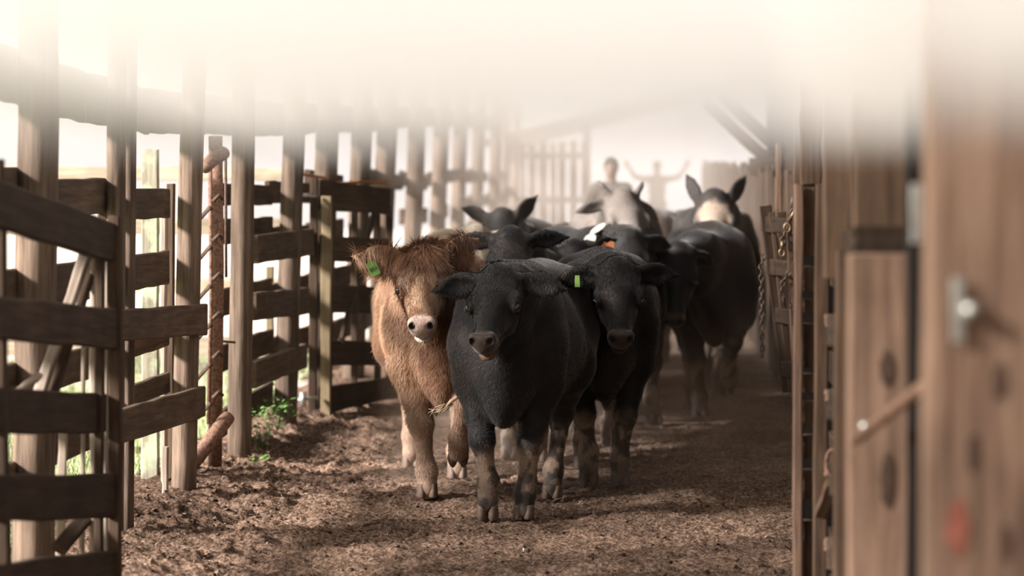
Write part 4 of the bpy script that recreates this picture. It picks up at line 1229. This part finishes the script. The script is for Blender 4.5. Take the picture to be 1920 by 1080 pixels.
# ------------------------------------------------------------------ two people far behind the herd
M['cloth'] = coat_material('clothed_figure', 0.9, 0.0, 0.1, 0.1)
def person(label, px, ytop, Y, height, arms, shirt, trousers, skin, hair, yaw=0.0, hat=False):
    z0 = float(ground_z((px - VPX) / FPX * Y, Y))
    F = Field((-0.35, -0.95, -0.02), (0.35, 0.95, 2.3), 0.0115)
    # legs, trunk, neck, head: x faces the camera
    for s in (-1, 1):
        F.cone((0.0, s * 0.10, 0.92), (0.02, s * 0.11, 0.50), 0.088, 0.060, 0.03)
        F.cone((0.02, s * 0.11, 0.50), (-0.01, s * 0.12, 0.09), 0.058, 0.040, 0.02)
        F.cone((-0.03, s * 0.12, 0.045), (0.15, s * 0.135, 0.035), 0.045, 0.035, 0.02)
    F.ell((0, 0, 0.98), (0.115, 0.165, 0.14), k=0.05)
    F.ell((0, 0, 1.22), (0.12, 0.17, 0.24), k=0.06)
    F.cone((0, -0.15, 1.42), (0, 0.15, 1.42), 0.075, 0.075, 0.06)
    F.cone((0, 0, 1.44), (0.01, 0, 1.56), 0.058, 0.054, 0.03)
    F.ell((0.015, 0, 1.655), (0.095, 0.076, 0.115), k=0.02)
    F.ell((0.04, 0, 1.60), (0.055, 0.05, 0.06), k=0.03)
    F.ell((0.112, 0, 1.645), (0.016, 0.013, 0.022), k=0.012)              # nose
    F.ell((0.10, 0, 1.605), (0.012, 0.024, 0.006), k=0.008)               # mouth
    for s in (-1, 1):
        F.ell((0.01, s * 0.078, 1.65), (0.018, 0.010, 0.030), k=0.008)    # ears
        F.ell((0.098, s * 0.032, 1.665), (0.012, 0.016, 0.010), k=0.006, sub=True)
    for s, (el, wr, fdir) in zip((1, -1), arms):
        sh = np.array((0, s * 0.185, 1.41)); el = np.array(el) * np.array((1, s, 1)); wr = np.array(wr) * np.array((1, s, 1))
        F.cone(sh, el, 0.062, 0.046, 0.04); F.cone(el, wr, 0.045, 0.030, 0.02)
        fd = np.array(fdir, float) * np.array((1, s, 1)); fd /= np.linalg.norm(fd)
        pal = wr + fd * 0.06
        F.cone(wr, pal, 0.030, 0.036, 0.015)
        side = np.cross(fd, np.array((1.0, 0, 0))); side /= np.linalg.norm(side) + 1e-6
        for j, ln in enumerate((0.075, 0.085, 0.08, 0.062)):
            b0 = pal + side * (j - 1.5) * 0.019
            F.cone(b0, b0 + fd * ln * 0.6 + side * (j - 1.5) * 0.006, 0.0105, 0.010, 0.006)
            F.cone(b0 + fd * ln * 0.6 + side * (j - 1.5) * 0.006, b0 + fd * ln + np.array((0.012, 0, 0)), 0.010, 0.0085, 0.006)
        tb = wr + fd * 0.025 - side * 0.03
        F.cone(tb, tb - side * 0.035 + fd * 0.035, 0.011, 0.009, 0.008)
    V, Q = F.mesh(2)
    C = np.tile(np.array(skin)[None], (len(V), 1))
    z = V[:, 2]
    C[(z < 1.50) & (z > 0.94)] = shirt
    C[z <= 0.94] = trousers
    C[z < 0.085] = (0.05, 0.035, 0.025)
    for s, (el, wr, fdir) in zip((1, -1), arms):
        el = np.array(el) * np.array((1, s, 1)); wr = np.array(wr) * np.array((1, s, 1))
        d = np.linalg.norm(V - wr, axis=1); t = ((V - el) @ (wr - el)) / ((wr - el) @ (wr - el))
        nearf = (np.linalg.norm(V - el - np.clip(t, 0, 1)[:, None] * (wr - el), axis=1) < 0.08)
        C[nearf & (t < 0.9)] = shirt
        C[(d < 0.2) & (t > 0.9)] = skin
    me = fast_mesh('person', V, Q, True); set_colors(me, C); me.materials.append(M['cloth'])
    o = bpy.data.objects.new('person', me); COL.objects.link(o)
    s = height / 1.77
    o.location = ((px - VPX) / FPX * Y, Y, z0); o.scale = (s,) * 3; o.rotation_euler = (0, 0, -math.pi / 2 + yaw)
    tag(o, label, 'person')
    # hair or hat
    if hat:
        H = Field((-0.25, -0.25, 1.6), (0.25, 0.25, 1.9), 0.01)
        H.ell((0.01, 0, 1.725), (0.105, 0.09, 0.075), k=0.02); H.ell((0.02, 0, 1.70), (0.155, 0.14, 0.012), k=0.02)
        nm, col = 'hat', hair
    else:
        H = Field((-0.2, -0.2, 1.5), (0.2, 0.2, 1.9), 0.01)
        H.ell((0.0, 0, 1.675), (0.105, 0.086, 0.112), k=0.02); H.ell((0.09, 0, 1.60), (0.09, 0.12, 0.085), k=0.015, sub=True)
        nm, col = 'hair', hair
    v2, q2 = H.mesh(2)
    m2 = fast_mesh(nm, v2, q2, True); set_colors(m2, np.tile(np.array(col)[None], (len(v2), 1))); m2.materials.append(M['cloth'])
    link(nm, m2, None, o)
    return o
person('person in a dark loose shirt standing close behind the grey cow', 1146, 298, 30.0, 1.80, (((0.02, 0.30, 1.16), (0.16, 0.27, 0.98), (0.5, 0, -0.8)), ((0.02, 0.30, 1.16), (0.16, 0.27, 0.98), (0.5, 0, -0.8))),
       (0.085, 0.075, 0.065), (0.07, 0.07, 0.08), (0.20, 0.13, 0.095), (0.03, 0.025, 0.02))
person('person in a pale shirt far off with both arms raised', 1232, 306, 50.0, 1.78, (((0.0, 0.42, 1.46), (0.02, 0.56, 1.66), (0, 0.35, 0.9)), ((0.0, 0.42, 1.46), (0.02, 0.56, 1.66), (0, 0.35, 0.9))),
       (0.20, 0.17, 0.13), (0.10, 0.09, 0.08), (0.24, 0.16, 0.12), (0.05, 0.04, 0.03))

# ------------------------------------------------------------------ loose stuff on the floor: clods, straw, weeds
rg = np.random.default_rng(41)
def clod_field(name, n, xs, ys, smin, smax, mat, label):
    base_v = np.array([(0, 0, 1), (.94, 0, .33), (-.47, .82, .33), (-.47, -.82, .33), (.47, .82, -.33), (.47, -.82, -.33), (-.94, 0, -.33), (0, 0, -1)])
    base_f = np.array([(0, 1, 2), (0, 2, 3), (0, 3, 1), (1, 4, 2), (2, 6, 3), (3, 5, 1), (1, 5, 4), (2, 4, 6), (3, 6, 5), (7, 4, 5), (7, 6, 4), (7, 5, 6)])
    X = rg.uniform(*xs, n); Y = rg.uniform(*ys, n)
    keep = rg.random(n) < (0.35 + 0.65 * np.exp(-((X + 1.9) / 0.6) ** 2))
    X, Y = X[keep], Y[keep]; n = len(X)
    Z = ground_z(X, Y) + fine_relief(X, Y) - 0.02
    s = smin * (smax / smin) ** (rg.random(n) ** 2.2)
    v = base_v[None] * (1 + 0.45 * (rg.random((n, 8, 1)) - 0.5)) * s[:, None, None] * np.stack([0.8 + 0.6 * rg.random(n), 0.8 + 0.6 * rg.random(n), 0.4 + 0.3 * rg.random(n)], -1)[:, None]
    a = rg.random(n) * 6.28
    ca, sa = np.cos(a)[:, None], np.sin(a)[:, None]
    v = np.stack([v[..., 0] * ca - v[..., 1] * sa, v[..., 0] * sa + v[..., 1] * ca, v[..., 2]], -1) + np.stack([X, Y, Z + s * 0.15], -1)[:, None]
    f = base_f[None] + (np.arange(n) * 8)[:, None, None]
    o = link(name, fast_mesh(name, v.reshape(-1, 3), f.reshape(-1, 3), True), mat)
    return tag(o, label, 'dirt', kind='stuff')
clod_field('dirt', 18000, (-2.5, 1.0), (8.6, 16.5), 0.003, 0.017, M['dirt'], 'loose clods and crumbs of dry dirt over the alley floor')

M['straw'] = plain('dry_straw', (0.40, 0.30, 0.20), 0.8, 0, 0.35, 20)
def straw_field(name, n, xs, ys, lmin, lmax, mat, label, w=0.0012):
    X = rg.uniform(*xs, n); Y = rg.uniform(*ys, n)
    Z = ground_z(X, Y) + fine_relief(X, Y) - 0.008
    L = rg.uniform(lmin, lmax, n); a = rg.random(n) * 6.28; el = rg.normal(0, 0.16, n)
    d = np.stack([np.cos(a), np.sin(a), el], -1)
    sd = np.stack([-np.sin(a), np.cos(a), 0 * a], -1) * w * (0.6 + 0.8 * rg.random((n, 1)))
    p0 = np.stack([X, Y, Z], -1); bend = rg.normal(0, 0.15, (n, 1))
    p1 = p0 + d * L[:, None] * 0.5; p2 = p0 + d * L[:, None] + sd / w * L[:, None] * bend
    up = np.array((0, 0, w * 1.3))
    V = np.stack([p0 - sd, p0 + sd, p1 + sd + up, p1 - sd + up, p2 + sd * .6, p2 - sd * .6], 1)
    b = (np.arange(n) * 6)[:, None]
    F = np.concatenate([b + np.array([[0, 1, 2, 3]]), b + np.array([[3, 2, 4, 5]])])
    o = link(name, fast_mesh(name, V.reshape(-1, 3), F, False), mat)
    return tag(o, label, 'straw', kind='stuff')
straw_field('straw', 4200, (-2.2, 1.0), (8.6, 17), 0.01, 0.05, M['straw'], 'short bits of dry straw scattered over the dirt')
M['straw_pale'] = plain('bleached_straw', (0.70, 0.62, 0.50), 0.8, 0, 0.2, 20)
straw_field('straw', 90, (-1.8, 0.8), (9.0, 13), 0.02, 0.07, M['straw_pale'], 'a few bleached pale straws lying on top of the dirt', 0.0022)

# stick carried between the two leading animals' legs
M['stick'] = plain('dry_stick', (0.48, 0.36, 0.24), 0.85, 0, 0.3, 30)
wisp = thing('straw_wisp', P(850, 765, 12.05), 'dry stick with frayed straw caught between the brown and the leading cow', 'straw')
tube('stalk', [P(870, 735, 12.0), P(846, 752, 12.05), P(832, 768, 12.08)], [0.011, 0.009, 0.006], M['stick'], wisp, 7)
for i in range(9):
    x0 = 840 + rnd.uniform(-8, 10)
    tube('straw_blade', [P(x0, 757, 12.06), P(x0 - rnd.uniform(8, 22), 764 + rnd.uniform(-6, 8), 12.07), P(x0 - rnd.uniform(22, 44), 770 + rnd.uniform(-10, 14), 12.08)], [0.003, 0.0022, 0.001], M['stick'], wisp, 4)

# weeds at the foot of the fence
M['leaf'] = plain('weed_leaf', (0.10, 0.21, 0.05), 0.6, 0, 0.5, 25)
M['leaf'].node_tree.nodes['Principled BSDF'].inputs['Subsurface Weight'].default_value = 0.0
def weed(px, py, Y, h, n, label):
    root = P(px, py, Y)
    t = thing('weed', root, label, 'plant', 'weeds at the foot of the fence')
    vs_, fs = [], []
    for i in range(n):
        a = rnd.random() * 6.28; el = rnd.uniform(0.3, 1.2); hh = h * rnd.uniform(0.25, 1.0)
        st = Vector((rnd.uniform(-1, 1) * h * 0.45, rnd.uniform(-1, 1) * h * 0.35, hh))
        d = Vector((math.cos(a) * math.cos(el), math.sin(a) * math.cos(el), math.sin(el) - 0.5)).normalized()
        L = rnd.uniform(0.02, 0.042); sd = d.cross(Vector((0, 0, 1))).normalized() * L * 0.36
        b = len(vs_)
        vs_ += [st, st + d * L * 0.45 + sd, st + d * L, st + d * L * 0.45 - sd + Vector((0, 0, 0.004))]
        fs.append((b, b + 1, b + 2, b + 3))
    lv = link('leaves', new_mesh('leaves', vs_, fs), M['leaf'], t); lv['kind'] = 'stuff'
    for i in range(6):
        e = Vector((rnd.uniform(-1, 1) * h * 0.4, rnd.uniform(-1, 1) * h * 0.3, h * rnd.uniform(.5, 1)))
        tube('stem', [root, root + e * 0.5 + Vector((0, 0, h * .1)), root + e], [0.003, 0.002, 0.001], M['leaf'], t, 4)
weed(492, 845, 14.5, 0.26, 150, 'leafy green weed growing beside the second grey pole')
weed(487, 905, 13.9, 0.14, 70, 'small low weed in the hollow below the taller weeds')
weed(520, 808, 15.5, 0.20, 110, 'green weed tuft under the lowest board by the third pole')
weed(502, 770, 16.2, 0.18, 80, 'thin weed behind the lowest fence board')

# grass out in the sun, close to the fence
n = 16000
X = rg.uniform(-5.5, -2.66, n); Y = rg.uniform(9.5, 24, n)
hgt = rg.uniform(0.03, 0.12, n); a = rg.random(n) * 6.28
p0 = np.stack([X, Y, np.zeros(n)], -1); sd = np.stack([np.cos(a), np.sin(a), 0 * a], -1) * 0.005
tip = p0 + np.stack([rg.normal(0, .03, n), rg.normal(0, .03, n), hgt], -1)
V = np.stack([p0 - sd, p0 + sd, tip], 1).reshape(-1, 3)
go = link('grass', fast_mesh('grass', V, np.arange(3 * n).reshape(-1, 3), False), M['grass'])
tag(go, 'short green grass growing just outside the timber fence', 'grass', kind='stuff')

# ------------------------------------------------------------------ dusty air, and haze added for the pale fade at the top
def haze_box(name, lo, hi, build, label, cat='dust'):
    o = box(name, lo, hi, None)
    m = bpy.data.materials.new(name)
    m.use_nodes = True
    nt = m.node_tree
    for n in list(nt.nodes):
        if n.type != 'OUTPUT_MATERIAL': nt.nodes.remove(n)
    out = nt.nodes['Material Output']
    vol = nt.nodes.new('ShaderNodeVolumeScatter')
    vol.inputs['Color'].default_value = (1.0, 0.995, 0.99, 1)
    vol.inputs['Anisotropy'].default_value = 0.1
    nt.links.new(vol.outputs[0], out.inputs['Volume'])
    build(nt, vol)
    o.data.materials.append(m)
    return tag(o, label, cat, kind='stuff')

def const(d, col):
    def f(nt, vol):
        vol.inputs['Density'].default_value = d
        vol.inputs['Color'].default_value = (*col, 1)
    return f
haze_box('dust_haze', (-2.15, 19.9, 0.0), (1.05, 61, 3.2), const(0.032, (0.97, 0.87, 0.77)), 'pale dust hanging in the air over the back of the herd')
haze_box('dust_haze', (-2.15, 13.4, 0.0), (1.05, 19.88, 1.62), const(0.0015, (1.0, 0.92, 0.84)), 'thin dust hanging between the running cattle')

def bank(nt, vol):  # made-up haze, denser with height, so the top of the view fades
    g = nt.nodes.new('ShaderNodeNewGeometry')
    s = nt.nodes.new('ShaderNodeSeparateXYZ'); nt.links.new(g.outputs['Position'], s.inputs[0])
    a = nt.nodes.new('ShaderNodeMath'); a.operation = 'SUBTRACT'; nt.links.new(s.outputs['Z'], a.inputs[0]); a.inputs[1].default_value = 1.56
    b = nt.nodes.new('ShaderNodeMath'); b.operation = 'MAXIMUM'; nt.links.new(a.outputs[0], b.inputs[0]); b.inputs[1].default_value = 0.0
    c = nt.nodes.new('ShaderNodeMath'); c.operation = 'POWER'; nt.links.new(b.outputs[0], c.inputs[0]); c.inputs[1].default_value = 2.0
    d = nt.nodes.new('ShaderNodeMath'); d.operation = 'MULTIPLY'; nt.links.new(c.outputs[0], d.inputs[0]); d.inputs[1].default_value = 2.6
    e = nt.nodes.new('ShaderNodeMath'); e.operation = 'MINIMUM'; nt.links.new(d.outputs[0], e.inputs[0]); e.inputs[1].default_value = 1.0
    # thickened along the right hand fence, to fade its top as well
    def smooth(sock, a0, a1, t0, t1):
        m = nt.nodes.new('ShaderNodeMapRange'); m.interpolation_type = 'SMOOTHSTEP'; nt.links.new(sock, m.inputs['Value'])
        m.inputs['From Min'].default_value = a0; m.inputs['From Max'].default_value = a1; m.inputs['To Min'].default_value = t0; m.inputs['To Max'].default_value = t1
        return m.outputs[0]
    fx = smooth(s.outputs['X'], 0.28, 0.48, 0.0, 1.0); fy = smooth(s.outputs['Y'], 5.2, 7.6, 1.0, 0.0)
    w = nt.nodes.new('ShaderNodeMath'); w.operation = 'MULTIPLY'; nt.links.new(fx, w.inputs[0]); nt.links.new(fy, w.inputs[1])
    w2 = nt.nodes.new('ShaderNodeMath'); w2.operation = 'MULTIPLY_ADD'; nt.links.new(w.outputs[0], w2.inputs[0]); w2.inputs[1].default_value = 24.0; w2.inputs[2].default_value = 1.0
    w3 = nt.nodes.new('ShaderNodeMath'); w3.operation = 'MULTIPLY'; nt.links.new(e.outputs[0], w3.inputs[0]); nt.links.new(w2.outputs[0], w3.inputs[1])
    w4 = nt.nodes.new('ShaderNodeMath'); w4.operation = 'MINIMUM'; nt.links.new(w3.outputs[0], w4.inputs[0]); w4.inputs[1].default_value = 2.5
    nt.links.new(w4.outputs[0], vol.inputs['Density'])
haze_box('top_fade_haze', (-2.6, 1.2, 1.57), (1.5, 15.0, 2.5), bank, 'cream haze added to fade the posts and fence tops to pale')

def low_dust(nt, vol):
    vol.inputs['Color'].default_value = (0.85, 0.64, 0.49, 1)
    g = nt.nodes.new('ShaderNodeNewGeometry')
    s = nt.nodes.new('ShaderNodeSeparateXYZ'); nt.links.new(g.outputs['Position'], s.inputs[0])
    m = nt.nodes.new('ShaderNodeMapRange'); nt.links.new(s.outputs['Z'], m.inputs['Value'])
    m.inputs['From Min'].default_value = 0.0; m.inputs['From Max'].default_value = 0.95; m.inputs['To Min'].default_value = 1.0; m.inputs['To Max'].default_value = 0.0
    p = nt.nodes.new('ShaderNodeMath'); p.operation = 'POWER'; nt.links.new(m.outputs[0], p.inputs[0]); p.inputs[1].default_value = 1.8
    n = nt.nodes.new('ShaderNodeTexNoise'); n.inputs['Scale'].default_value = 1.7; n.inputs['Detail'].default_value = 2
    nt.links.new(g.outputs['Position'], n.inputs['Vector'])
    r = nt.nodes.new('ShaderNodeMapRange'); nt.links.new(n.outputs['Fac'], r.inputs['Value'])
    r.inputs['From Min'].default_value = 0.35; r.inputs['From Max'].default_value = 0.65; r.inputs['To Min'].default_value = 0.03; r.inputs['To Max'].default_value = 0.24
    q = nt.nodes.new('ShaderNodeMath'); q.operation = 'MULTIPLY'; nt.links.new(p.outputs[0], q.inputs[0]); nt.links.new(r.outputs[0], q.inputs[1])
    nt.links.new(q.outputs[0], vol.inputs['Density'])
haze_box('kicked_dust', (-1.35, 12.7, 0.0), (1.0, 19.8, 0.95), low_dust, 'brown dust kicked up around the legs of the running cattle')
